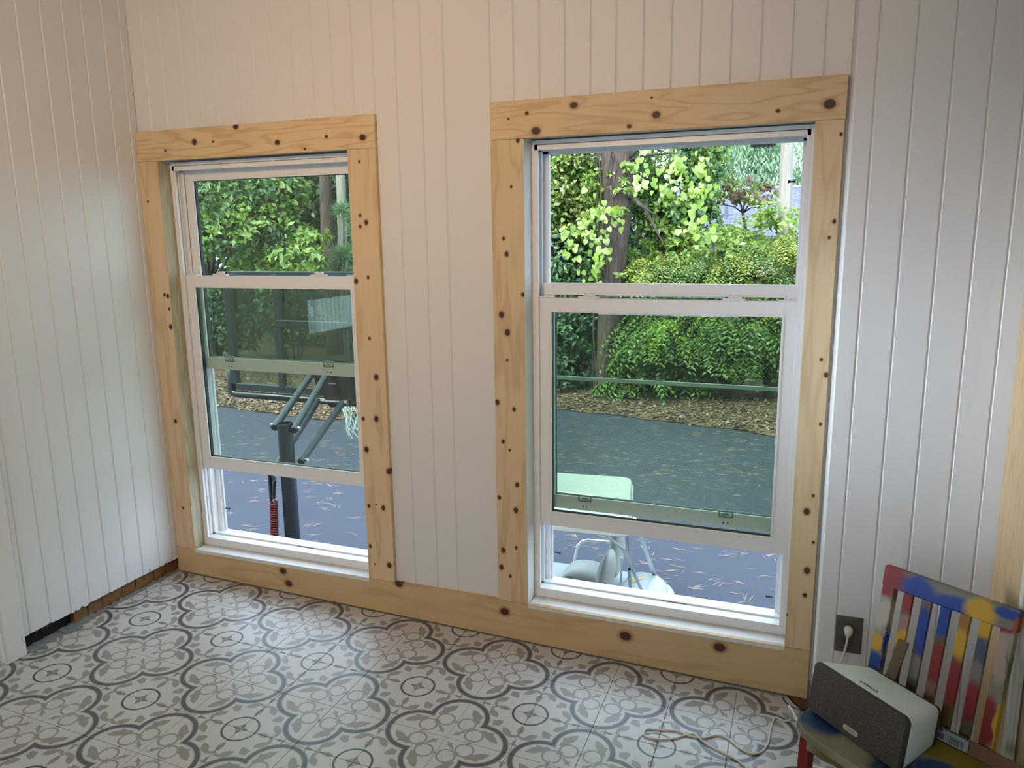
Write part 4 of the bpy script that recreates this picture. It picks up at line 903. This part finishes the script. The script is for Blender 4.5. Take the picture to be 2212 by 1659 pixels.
# hull: bow toward +x
sec = []
for x, w, zt, zb in ((-.75, .50, -1.98, -2.16), (-.6, .60, -1.93, -2.19), (0.0, .66, -1.90, -2.19), (.8, .66, -1.90, -2.19), (1.25, .60, -1.86, -2.19), (1.48, .44, -1.86, -2.16), (1.60, .26, -1.90, -2.10)):
    sec.append([(x, 4.05 - w, zb + .08), (x, 4.05 - w * .8, zb), (x, 4.05 + w * .8, zb), (x, 4.05 + w, zb + .08), (x, 4.05 + w, zt), (x, 4.05 + w * .86, zt + .05), (x, 4.05 - w * .86, zt + .05), (x, 4.05 - w, zt)])
loft(sec, 'hull', M_HULL)
sec = []
for x, w, h in ((1.08, .36, .10), (1.2, .40, .17), (1.40, .36, .16), (1.52, .24, .08)):
    sec.append([(x, 4.12 - w, -1.86), (x, 4.12 + w, -1.86), (x, 4.12 + w * .85, -1.86 + h), (x, 4.12 - w * .85, -1.86 + h)])
loft(sec, 'bow_deck', M_HULL)
loft([[(x, y0, -1.85), (x, y1, -1.85), (x, y1 - .03, z), (x, y0 + .03, z)] for x, y0, y1, z in ((1.30, 3.72, 3.98, -1.77), (1.37, 3.68, 4.02, -1.73), (1.50, 3.72, 3.98, -1.76))], 'deck_bump', M_HULL)
# two bench cushions and two backs seen from the side
for dy, n_ in ((.22, 0), (-.28, 1)):
    y = 4.1 + dy
    sec = [[(x, y - .19, -1.86), (x, y + .19, -1.86), (x, y + .18, z), (x, y - .18, z)] for x, z in ((.47, -1.80), (.53, -1.71), (.70, -1.67), (.88, -1.72), (.96, -1.80))]
    loft(sec, 'seat', M_SEAT)
    sec = []
    for t, w, th in ((0, .14, .10), (.22, .19, .15), (.48, .20, .17), (.68, .17, .13), (.80, .10, .05)):
        x = .97 + t * .10; z = -1.80 + t; sec.append([(x - th * .5, y - w, z), (x - th * .5, y + w, z), (x + th * .5, y + w * .9, z - .02), (x + th * .5, y - w * .9, z - .02)])
    if n_ == 1: sec = [[(a, b, -1.80 + (c + 1.80) * .62) for a, b, c in s_] for s_ in sec]
    loft(sec, 'backrest', M_SEAT)
bo(MB().tube([(.50, 4.52, -1.86), (.55, 4.52, -1.62), (.60, 4.52, -1.56), (.66, 4.52, -1.54), (.98, 4.52, -1.53)], .016, 10).build('hand_rail', M_CHROME, smooth=True))
# canopy: curved board on tubes
cx0, cx1, cy0, cy1, cz = -.55, 1.28, 2.95, 4.20, -.78
poly = []; CQ = [(1.15, 4.22), (-.60, 4.02), (-.45, 2.86), (1.385, 2.99)]
for i_ in range(4):
    a_, b_, c_ = [Vector(CQ[(i_ + q) % 4]) for q in (-1, 0, 1)]; d0, d1_ = (a_ - b_).normalized(), (c_ - b_).normalized()
    for t in (0, .25, .5, .75, 1): w0, w1_ = (1 - t) ** 2, t ** 2; poly.append(tuple(b_ + d0 * .11 * w0 + d1_ * .11 * w1_))
k = MB(); k.prism(poly, cz, cz + .035); bo(k.build('canopy', M_HULL, bevel=.008))
cen = Vector((.4, 3.45)); k = MB(); k.prism([tuple(cen + (Vector(p) - cen) * .985 + Vector((.035, -.01))) for p in poly], cz - .05, cz - .002); bo(k.build('canopy_rim', M_HULL, bevel=.008))
k = MB(); k.prism([(-.5, 3.60), (.95, 3.60), (1.15, 3.52), (.95, 3.46), (-.5, 3.46)], cz + .035, cz + .047); bo(k.build('canopy_rib', flat('canopy_rib', (.68, .67, .60), .5), bevel=.003))
def z_at(u, v, z): p = at_z(u, v, z); return (float(p[0]), float(p[1]), z)
def bar(p, q, w=.028, h=.014, n='canopy_tube'): return bo(MB().beam(p, q, w, h, up=(0, 1, .3)).build(n, M_ALU, bevel=.003))
bar(z_at(1352, 1120, -.84), z_at(1363, 1285, -1.80), .034, .02); bar(z_at(1370, 1120, -.84), z_at(1418, 1252, -1.84), .036, .02)
bar(z_at(1345, 1185, -1.15), z_at(1392, 1287, -1.80), .03, .012); bar(z_at(1300, 1150, -.92), z_at(1345, 1185, -1.15), .02, .012)
bar(z_at(1343, 1205, -1.45), z_at(1341, 1258, -1.82), .016, .012)
for u, v, z in ((1258, 1146, -.86), (1360, 1229, -1.42)): p = z_at(u, v, z); bo(MB().tube([(p[0], p[1] - .012, p[2]), (p[0], p[1] + .012, p[2])], .012, 10).build('knob', M_BLACK))
p = z_at(1415, 1258, -1.86); bo(MB().box(p[0] - .045, p[0] + .04, p[1] - .03, p[1] + .03, p[2], p[2] + .05, .008).build('tube_foot', flat('grey_plastic', (.35, .37, .42), .5)))
# yellow rope
q = [z_at(1365, 1250, -1.66), z_at(1368, 1256, -1.70), z_at(1385, 1249, -1.70), z_at(1397, 1245, -1.72), z_at(1410, 1247, -1.74), z_at(1416, 1251, -1.76)]
k = MB(); k.tube(q, .006, 6)
c_ = Vector(z_at(1416, 1251, -1.77))
k.tube([c_ + Vector((.030 * math.cos(t * 2 * PI), .026 * math.sin(t * 2 * PI), -.012 + .010 * t)) for t in np.linspace(0, 4, 49)], .006, 6)
k.tube([c_ + Vector((.03, 0, 0)), z_at(1428, 1268, -1.78), z_at(1437, 1280, -1.80), z_at(1443, 1296, -1.82)], .006, 6); k.tube([z_at(1363, 1246, -1.64), z_at(1366, 1250, -1.66), z_at(1366, 1255, -1.68)], .012, 6)
o = k.build('rope', flat('yellow_rope', '#d8b64c', .8), smooth=True); tag(o, 'yellow rope tied around the canopy tubes of the white boat', 'rope')

# ================================================================== INSIDE: outlet, plug, cord
def wallp(u, v, y): p = at_y(u, v, y); return Vector((p[0], y, p[2]))
ol = empty('outlet', tuple(wallp(1833, 1370, -.2))); tag(ol, 'dull grey metal wall outlet with a plug in its upper socket', 'outlet')
def ou(o): o.parent = ol; o.matrix_parent_inverse = Matrix.Translation(-Vector(ol.location)); return o
cx_, cz_ = ol.location.x, ol.location.z; M_OUT = flat('tarnished_plate', '#69645a', .5, .35, var=.25, scale=40); M_OUTD = flat('socket_body', '#4d4a44', .55, var=.15, scale=60)
ou(MB().box(cx_ - .036, cx_ + .036, -.2045, -.2, cz_ - .057, cz_ + .057, .002).build('cover_plate', M_OUT))
for s_ in (-1, 1):
    zc = cz_ + s_ * .021; k = MB(); k.prism([(cx_ + .017 * math.cos(a) * (1.0), zc + .0145 * math.sin(a)) for a in np.linspace(0, 2 * PI, 17)[:-1]], -.2062, -.2045, 'y'); so_ = ou(k.build('socket', M_OUTD)); 
    k = MB(); k.box(cx_ - .008, cx_ - .005, -.2068, -.2062, zc - .002, zc + .007); k.box(cx_ + .005, cx_ + .008, -.2068, -.2062, zc - .001, zc + .006); k.tube([(cx_, -.2068, zc - .007), (cx_, -.2062, zc - .007)], .0028, 8); o = k.build('slot', M_BLACK); o.parent = so_; o.matrix_parent_inverse = Matrix.Translation(-Vector(ol.location)); 
ou(MB().tube([(cx_, -.2062, cz_), (cx_, -.2045, cz_)], .0035, 10).build('screw', M_CHROME))
M_CORD = flat('off_white_cord', (.70, .64, .56), .5, var=.03)
pc = Vector((cx_ - .002, -.207, cz_ + .020)); cdE = empty('power_cord', tuple(pc)); tag(cdE, 'off-white power cord plugged into the wall outlet, running to the speaker and across the tiles', 'power cord')
def co(o): o.parent = cdE; o.matrix_parent_inverse = Matrix.Translation(-pc); return o
k = MB(); k.tube([pc, pc + Vector((0, -.012, 0)), pc + Vector((-.001, -.022, -.004)), pc + Vector((-.002, -.028, -.012))], [.0125, .0125, .0105, .005], 14); co(k.build('plug', M_CORD, smooth=True))
def smooth_path(P, n=8):
    P = [np.array(p, float) for p in P]; out = []
    for i in range(len(P) - 1):
        a = P[max(i - 1, 0)]; b = P[i]; c = P[i + 1]; d = P[min(i + 2, len(P) - 1)]
        for q in range(n): t = q / n; out.append(.5 * ((2 * b) + (c - a) * t + (2 * a - 5 * b + 4 * c - d) * t * t + (3 * b - a - 3 * c + d) * t ** 3))
    out.append(P[-1]); return out
def flat_pt(u, v, h=.003):
    d = ray(u, v); t = (SL * CAM[0] + h - CAM[2]) / (d[2] - SL * d[0]); return tuple(CAM + d * t)
P1 = [tuple(pc + Vector((-.002, -.027, -.010))), tuple(pc + Vector((-.006, -.030, -.045))), tuple(pc + Vector((-.016, -.034, -.09))), (cx_ - .03, -.30, .20), (cx_ - .02, -.42, .14), (cx_ - .01, -.44, .02), (2.63, -.36, fz(2.63) + .004)]
P2 = [(2.60, -.235, fz(2.6) + .02)] + [flat_pt(*q) for q in ((1708, 1550), (1706, 1556), (1692, 1557), (1674, 1551), (1664, 1580), (1659, 1606), (1645, 1624), (1622, 1628), (1596, 1615), (1572, 1596), (1550, 1588), (1520, 1594), (1490, 1590), (1462, 1579), (1430, 1577), (1400, 1575), (1391, 1582), (1396, 1592), (1425, 1597), (1458, 1595), (1480, 1588), (1500, 1586), (1516, 1600), (1534, 1612), (1560, 1625), (1580, 1635), (1600, 1648), (1618, 1664), (1640, 1690))]
k = MB(); k.tube(smooth_path(P1), .0032, 6); 
P0 = [(2.63, -.36, fz(2.63) + .004), (2.605, -.30, fz(2.6) + .05), (2.585, -.22, fz(2.6) + .055), tuple(at_y(1705, 1525, -.17)), tuple(at_y(1707, 1540, -.18))]
k.tube(smooth_path(P0 + P2[1:]), .0032, 6); co(k.build('cable', M_CORD, smooth=True))

# ================================================================== CHILD'S CHAIR splashed with paint
def paint_mat(name, spots, base=('#a39884', '#6c6350')):
    mt, nt, bs = new_mat(name); tc = nt.nodes.new('ShaderNodeTexCoord'); sp = nt.nodes.new('ShaderNodeSeparateXYZ')
    n = noise(nt, 9, 4, rough=.6); n0 = noise(nt, 5, 3)
    vm = nt.nodes.new('ShaderNodeVectorMath'); vm.operation = 'MULTIPLY_ADD'; nt.links.new(n.outputs['Color'], vm.inputs[0]); vm.inputs[1].default_value = (.05, .05, .05); nt.links.new(tc.outputs['Object'], vm.inputs[2]); nt.links.new(vm.outputs[0], sp.inputs[0])
    a, b, c = X(sp.outputs['X']) - .025, X(sp.outputs['Y']) - .025, X(sp.outputs['Z']) - .025
    col = mixc(nt, sat((X(n0.outputs['Fac']) - .35) * 3), base[0], base[1])
    for (x, y, z, rx, ry, rz, cc) in spots:
        e = xsqrt((a - x) * (a - x) / rx ** 2 + (b - y) * (b - y) / ry ** 2 + (c - z) * (c - z) / rz ** 2)
        col = mixc(nt, sat((1.15 - e) / .4), col, cc)
    nt.links.new(col, bs.inputs['Base Color']); bs.inputs['Roughness'].default_value = .5; return mt
yaw = -.5926; ZS = .27; CHP = Vector((2.73811795, -.49207737, 0))
ch = empty('childs_chair', (CHP.x, CHP.y, fz(2.8) ), (0, 0, yaw)); tag(ch, "small slatted wooden chair splashed with red, blue and yellow paint", 'chair')
zf = ZS - fz(2.8); lean = .1878; W_ = .303; H_ = .350
RD, BL, YE, TN, GN, GY = '#7c130f', '#0a2f78', '#b98a0e', '#a99b86', '#5d6647', '#514c44'
def bp(u, h, w=0): return Vector((u, math.sin(lean) * h - w * math.cos(lean), zf + math.cos(lean) * h + w * math.sin(lean)))
def slab(name, u0, u1, h0, h1, w0, w1, mat, bev=.002, parent=ch):
    V = [bp(u, h, w) for h in (h0, h1) for u, w in ((u0, w0), (u1, w0), (u1, w1), (u0, w1))]
    k = MB().add(V, [(0, 1, 2, 3), (7, 6, 5, 4), (0, 4, 5, 1), (1, 5, 6, 2), (2, 6, 7, 3), (3, 7, 4, 0)]); return k.build(name, mat, parent, bevel=bev)
def zz_(h): return zf + math.cos(lean) * h
def yy_(h): return math.sin(lean) * h
top = [(.012, yy_(.33), zz_(.325), .045, .1, .05, RD), (.085, yy_(.33), zz_(.32), .042, .1, .035, BL), (.165, yy_(.33), zz_(.31), .058, .1, .028, BL), (.225, yy_(.33), zz_(.325), .036, .1, .036, YE), (.285, yy_(.33), zz_(.34), .035, .1, .016, BL), (.303, yy_(.33), zz_(.31), .014, .1, .03, '#8c3a12')]
slab('top_rail', -.003, W_ + .003, H_ - .052, H_, -.012, .012, paint_mat('chair_paint_top', top, ('#7d7566', '#4e4a40')), .004)
def post_spots(u, s): return [(u, yy_(h), zz_(h), .022, .05, r_, c_) for h, r_, c_ in s]
slab('post', 0, .030, -.0, H_ - .045, -.012, .012, paint_mat('chair_paint_left', post_spots(.01, [(.30, .025, RD), (.23, .045, TN), (.155, .028, YE), (.10, .03, BL), (.04, .04, GY)]) + [(.032, yy_(.2), zz_(.17), .006, .06, .05, BL)], ('#8a8170', '#4c473c')))
slab('post', W_ - .030, W_, -.0, H_ - .045, -.012, .012, paint_mat('chair_paint_right', post_spots(.283, [(.31, .02, RD), (.23, .06, '#a08470'), (.08, .07, RD)]) + [(W_, yy_(.2), zz_(.2), .006, .06, .05, GN), (W_, yy_(.07), zz_(.07), .006, .06, .07, YE)], ('#9a8b72', '#6d6a4c')))
SLS = [[(.29, .04, RD), (.22, .03, '#8f6a5c'), (.18, .03, YE), (.05, .07, BL)], [(.28, .02, '#6b4438'), (.22, .07, BL), (.13, .03, '#6f6a62'), (.06, .05, '#4c3c1c')], [(.27, .05, BL), (.20, .03, '#5a3f14'), (.16, .05, RD), (.09, .03, '#7a5a42'), (.02, .05, '#4a3a18')], [(.27, .05, '#8c5d0c'), (.22, .04, YE), (.13, .06, RD), (.04, .05, '#5b4418')], [(.28, .03, YE), (.22, .04, '#3c4656'), (.17, .03, '#75665c'), (.11, .05, RD), (.03, .04, '#54461e')]]
gapw = (W_ - .060 - 5 * .0235) / 6
for i in range(5):
    u0 = .030 + gapw + i * (.0235 + gapw)
    slab('slat', u0, u0 + .0235, .0, H_ - .048, -.005, .005, paint_mat('chair_paint_slat', post_spots(u0 + .012, SLS[i]), ('#6a604e', '#453f31')), .0015)
slab('lower_rail', .0, W_, -.035, .004, -.009, .009, paint_mat('chair_paint_low', [], ('#6a604e', '#453f31')))
seatp = [(-.004, .0), (W_ - .005, .0), (.300, -.08), (.305, -.20), (.292, -.243), (.262, -.262), (.145, -.266), (.04, -.257), (-.015, -.245), (-.045, -.222), (-.058, -.185), (-.050, -.11), (-.02, -.03)]
k = MB(); k.prism(seatp, zf - .022, zf); seat = k.build('seat', paint_mat('chair_paint_seat', [(-.02, -.17, zf, .07, .065, .1, '#10305e'), (.19, -.20, zf, .05, .06, .1, '#2b3f52'), (.26, -.13, zf, .06, .05, .1, '#1b3a66'), (.28, -.04, zf, .09, .05, .1, '#7b6a10'), (.2, -.05, zf, .06, .05, .1, '#7b6a10')], ('#9b9178', '#6e6546')), ch, bevel=.005)
zl = zf - .020
def leg(x, y, x2, y2, mat, w=.027):
    k = MB(); s = w / 2; V = [(x + a * s, y + b * s, zl) for a, b in ((-1, -1), (1, -1), (1, 1), (-1, 1))] + [(x2 + a * s, y2 + b * s, (fz(CHP.x + x2 * math.cos(yaw) - y2 * math.sin(yaw)) - fz(2.8)) + .001) for a, b in ((-1, -1), (1, -1), (1, 1), (-1, 1))]
    k.add(V, [(0, 1, 2, 3), (7, 6, 5, 4), (0, 4, 5, 1), (1, 5, 6, 2), (2, 6, 7, 3), (3, 7, 4, 0)]); return k.build('leg', mat, ch, bevel=.002)
LM = paint_mat('chair_paint_leg', [(-.02, -.2, .2, .08, .1, .2, RD), (.02, 0, .25, .05, .06, .09, RD), (.02, 0, .12, .05, .06, .05, YE)], ('#8d846d', '#6e5f32'))
leg(-.028, -.195, -.032, -.205, LM); leg(.285, -.21, .29, -.22, LM); leg(.015, .0, .012, .03, LM); leg(W_ - .015, .0, W_ - .012, .03, LM)
AP = paint_mat('chair_paint_apron', [(.1, -.22, .27, .1, .1, .06, '#6d5c22')], ('#9b8f74', '#7a6a3c'))
k = MB(); k.box(-.015, .275, -.222, -.208, zl - .045, zl); k.build('apron', AP, ch, bevel=.002); k = MB(); k.box(-.015, W_ - .01, -.006, .006, zl - .045, zl - .012); k.build('apron', AP, ch, bevel=.002)
for x in (-.012, .288): k = MB(); k.beam((x, -.2, zl - .022), (x + (.02 if x < 0 else 0), 0, zl - .022), .012, .04); k.build('apron', AP, ch, bevel=.002)

# wood strip with a price label, lying along the back of the seat
def chair_world(v): return Vector((CHP.x + v[0] * math.cos(yaw) - v[1] * math.sin(yaw), CHP.y + v[0] * math.sin(yaw) + v[1] * math.cos(yaw), fz(2.8) + v[2]))
M_STRIP = flat('brown_strip', '#7d5a38', .6, var=.12, scale=20); 
sx = empty('wood_strip', tuple(chair_world((.10, -.018, zf + .001))), (0, 0, yaw)); tag(sx, 'brown wooden strip with a white price label lying along the back of the painted seat', 'wood strip')
k = MB(); k.add([(.0, -.006, 0), (.305, -.006, 0), (.305, -.001, 0), (.0, -.001, 0), (.0, .000, .032), (.305, .000, .032), (.305, .005, .032), (.0, .005, .032)], [(0, 1, 2, 3), (7, 6, 5, 4), (0, 4, 5, 1), (1, 5, 6, 2), (2, 6, 7, 3), (3, 7, 4, 0)]); k.build('body', M_STRIP, sx, bevel=.001)
def lab(name, x0, x1, h0, h1, mat, off=.0006):
    t = lambda h: -.006 + .006 * h / .032 - off
    return MB().add([(x0, t(h0), h0), (x1, t(h0), h0), (x1, t(h1), h1), (x0, t(h1), h1), (x0, t(h0) + .0003, h0), (x1, t(h0) + .0003, h0), (x1, t(h1) + .0003, h1), (x0, t(h1) + .0003, h1)], [(0, 1, 2, 3), (4, 7, 6, 5), (0, 4, 5, 1), (1, 5, 6, 2), (2, 6, 7, 3), (3, 7, 4, 0)]).build(name, mat, sx)
lab('label_border', .06, .163, .0005, .0318, M_BLACK, .0003); lab('price_label', .062, .161, .002, .030, flat('label_paper', '#9aa09c', .5))
BM_ = flat('label_print', '#55594f', .5); BM2 = flat('label_blue', '#5a6172', .5)
for i in range(9): lab('barcode_bar', .116 + i * .0042, .116 + i * .0042 + random.choice((.0012, .002, .0028)), .005, .021, BM_, .0009)
lab('label_block', .094, .108, .006, .019, BM2, .0009)
k = MB(); k.prism([(.100 + .0045 * math.cos(a), .0255 + .0045 * math.sin(a)) for a in np.linspace(0, 2 * PI, 17)[:-1]], -.0022, -.0016, 'y'); k.build('label_dot', flat('label_red', '#a3122c', .5), sx)
# short stick leaning on the slats
st = empty('wooden_stick', tuple(chair_world((.062, -.05, zf)))); tag(st, 'short flat brown stick leaning against the chair slats behind the speaker', 'stick')
a = chair_world((.060, -.045, zf + .001)) - st.location; b = chair_world((.078, .018, zf + .185)) - st.location
k = MB(); k.beam(a, b, .026, .006, up=(math.sin(yaw), -math.cos(yaw), .2)); k.build('body', flat('stick_brown', '#5d4526', .6, var=.1), st, bevel=.001)

# ================================================================== SPEAKER on the chair
spk = empty('speaker', (2.59980407, -.596916968, .273093441)); Rz = Matrix.Rotation(-.781897757, 4, 'Z') @ Matrix.Rotation(-.136558355, 4, 'X')
spk.matrix_world = Matrix.Translation(spk.location) @ Rz; tag(spk, 'white box speaker with a brown grille sitting on the painted chair', 'speaker')
SW, SD_, SH_ = .268, .1508, .1288
def rrect(x0, x1, z0, z1, r_, n=6):
    P = []
    for cx__, cz__, a0 in ((x1 - r_, z1 - r_, 0), (x0 + r_, z1 - r_, 90), (x0 + r_, z0 + r_, 180), (x1 - r_, z0 + r_, 270)):
        for q in range(n + 1): a = math.radians(a0 + 90 * q / n); P.append((cx__ + r_ * math.cos(a), cz__ + r_ * math.sin(a)))
    return P
def sec_at(y, s, r_): 
    x0, x1 = SW * (.5 - .5 * s), SW * (.5 + .5 * s); z0 = SH_ * (.5 - .5 * s) ; z1 = SH_ * (.5 + .5 * s); return [(a, y, b) for a, b in rrect(x0, x1, z0, z1, r_)]
def loft2(secs, name, mat):
    n = len(secs[0]); V = [p for s in secs for p in s]; F = [(i * n + j, i * n + (j + 1) % n, (i + 1) * n + (j + 1) % n, (i + 1) * n + j) for i in range(len(secs) - 1) for j in range(n)]
    F += [tuple(range(n)), tuple((len(secs) - 1) * n + j for j in range(n))]; o = MB().add(V, F).build(name, mat, spk, smooth=True); o.modifiers.new('e', 'EDGE_SPLIT').split_angle = math.radians(40); return o
def grille_mat():
    mt, nt, bs = new_mat('speaker_grille'); v = nt.nodes.new('ShaderNodeTexVoronoi'); v.inputs['Scale'].default_value = 420; tc = nt.nodes.new('ShaderNodeTexCoord'); nt.links.new(tc.outputs['Object'], v.inputs['Vector'])
    nt.links.new(mixc(nt, sat((X(v.outputs['Distance']) - .25) * 4), '#2e2822', '#5a5048'), bs.inputs['Base Color']); bs.inputs['Roughness'].default_value = .55; bs.inputs['Metallic'].default_value = .3; return mt
loft2([sec_at(.008, 1.0, .016), sec_at(.012, .995, .016), sec_at(SD_ - .006, .76, .013), sec_at(SD_, .735, .012)], 'body', flat('speaker_white', (.80, .86, .79), .4, var=.02))
loft2([sec_at(.0, .985, .015), sec_at(.008, 1.0, .016)], 'front_rim', flat('speaker_rim', '#37352f', .5)); loft2([sec_at(-.003, .955, .012), sec_at(.0002, .965, .013)], 'grille', grille_mat())
loft2([sec_at(SD_ - .001, .765, .012), sec_at(SD_ + .003, .76, .012)], 'rear_rim', flat('speaker_rear', '#2c2b29', .5))
k = MB(); k.prism([(SW / 2 + a, .022 + b) for a, b in [(.0145 * s_ + .0065 * math.cos(t), .0065 * math.sin(t)) for s_, t in [(1, t) for t in np.linspace(-PI / 2, PI / 2, 9)] + [(-1, t) for t in np.linspace(PI / 2, 1.5 * PI, 9)]]], -.0048, -.003, 'y'); bd = k.build('badge', flat('badge_silver', '#c9c2ae', .35, .2), spk)
t = text('badge_lettering', 'SONOS', .0078, flat('badge_ink', '#6e6656', .5), Matrix.Translation((SW / 2, -.0050, .022)) @ Matrix.Rotation(PI / 2, 4, 'X'), bd)
zt = SH_ * (.5 + .5 * (1.0 - .235 * (.045 - .012) / (SD_ - .018))) + .0016
k = MB()
for x in (-.022, -.013, -.004, .006, .014, .022): k.box(SW / 2 + x - .002, SW / 2 + x + .0025, .030, .034, zt - .0012, zt + .0016)
k.box(SW / 2 - .016, SW / 2 + .0, .037, .0385, zt - .003, zt + .0004); k.build('button_mark', flat('mark_grey', '#5a605c', .6), spk)
# ================================================================== boards leaning at the right edge
o = MB().beam((XR - .044, -.575, fz(3.05) + .003), (XR - .041, -.560, .80), .030, .019, up=(1, 0, 0)).build('pale_batten', wood('pale_batten_wood', 'z', [], '#d9d4c4', '#a59c84', 12.2)); tag(o, 'pale rough wooden batten leaning on the wall behind the right chair post', 'wooden batten')

# splintered wood and a black bead painted as gap shade where the tiles stop short of the right-hand corner
k = MB(); k.prism([(2.565, -.021), (2.622, -.021), (2.622, -.085), (2.605, -.078), (2.582, -.052)], fz(2.6) - .002, fz(2.6) + .0015); k.build('bare_corner', flat('bare_subfloor', '#6d4f2e', .8, var=.2, scale=50), floor)
k = MB(); k.tube([(2.562, -.024, fz(2.6) + .001), (2.580, -.054, fz(2.6) + .001), (2.604, -.081, fz(2.6) + .001), (2.62, -.087, fz(2.6) + .001)], .003, 6); k.build('corner_gap_shade', M_DARK, floor)

# raw pine casing board down the right wall
mb = MB(); mb.box(XR - .030, XR - .0125, -.64, -.2005, fz(XR), ZC - .02, .002); tag(mb.build('trim_16', M_RPINE), 'raw pine casing board on the wall at the right edge', kind='structure')
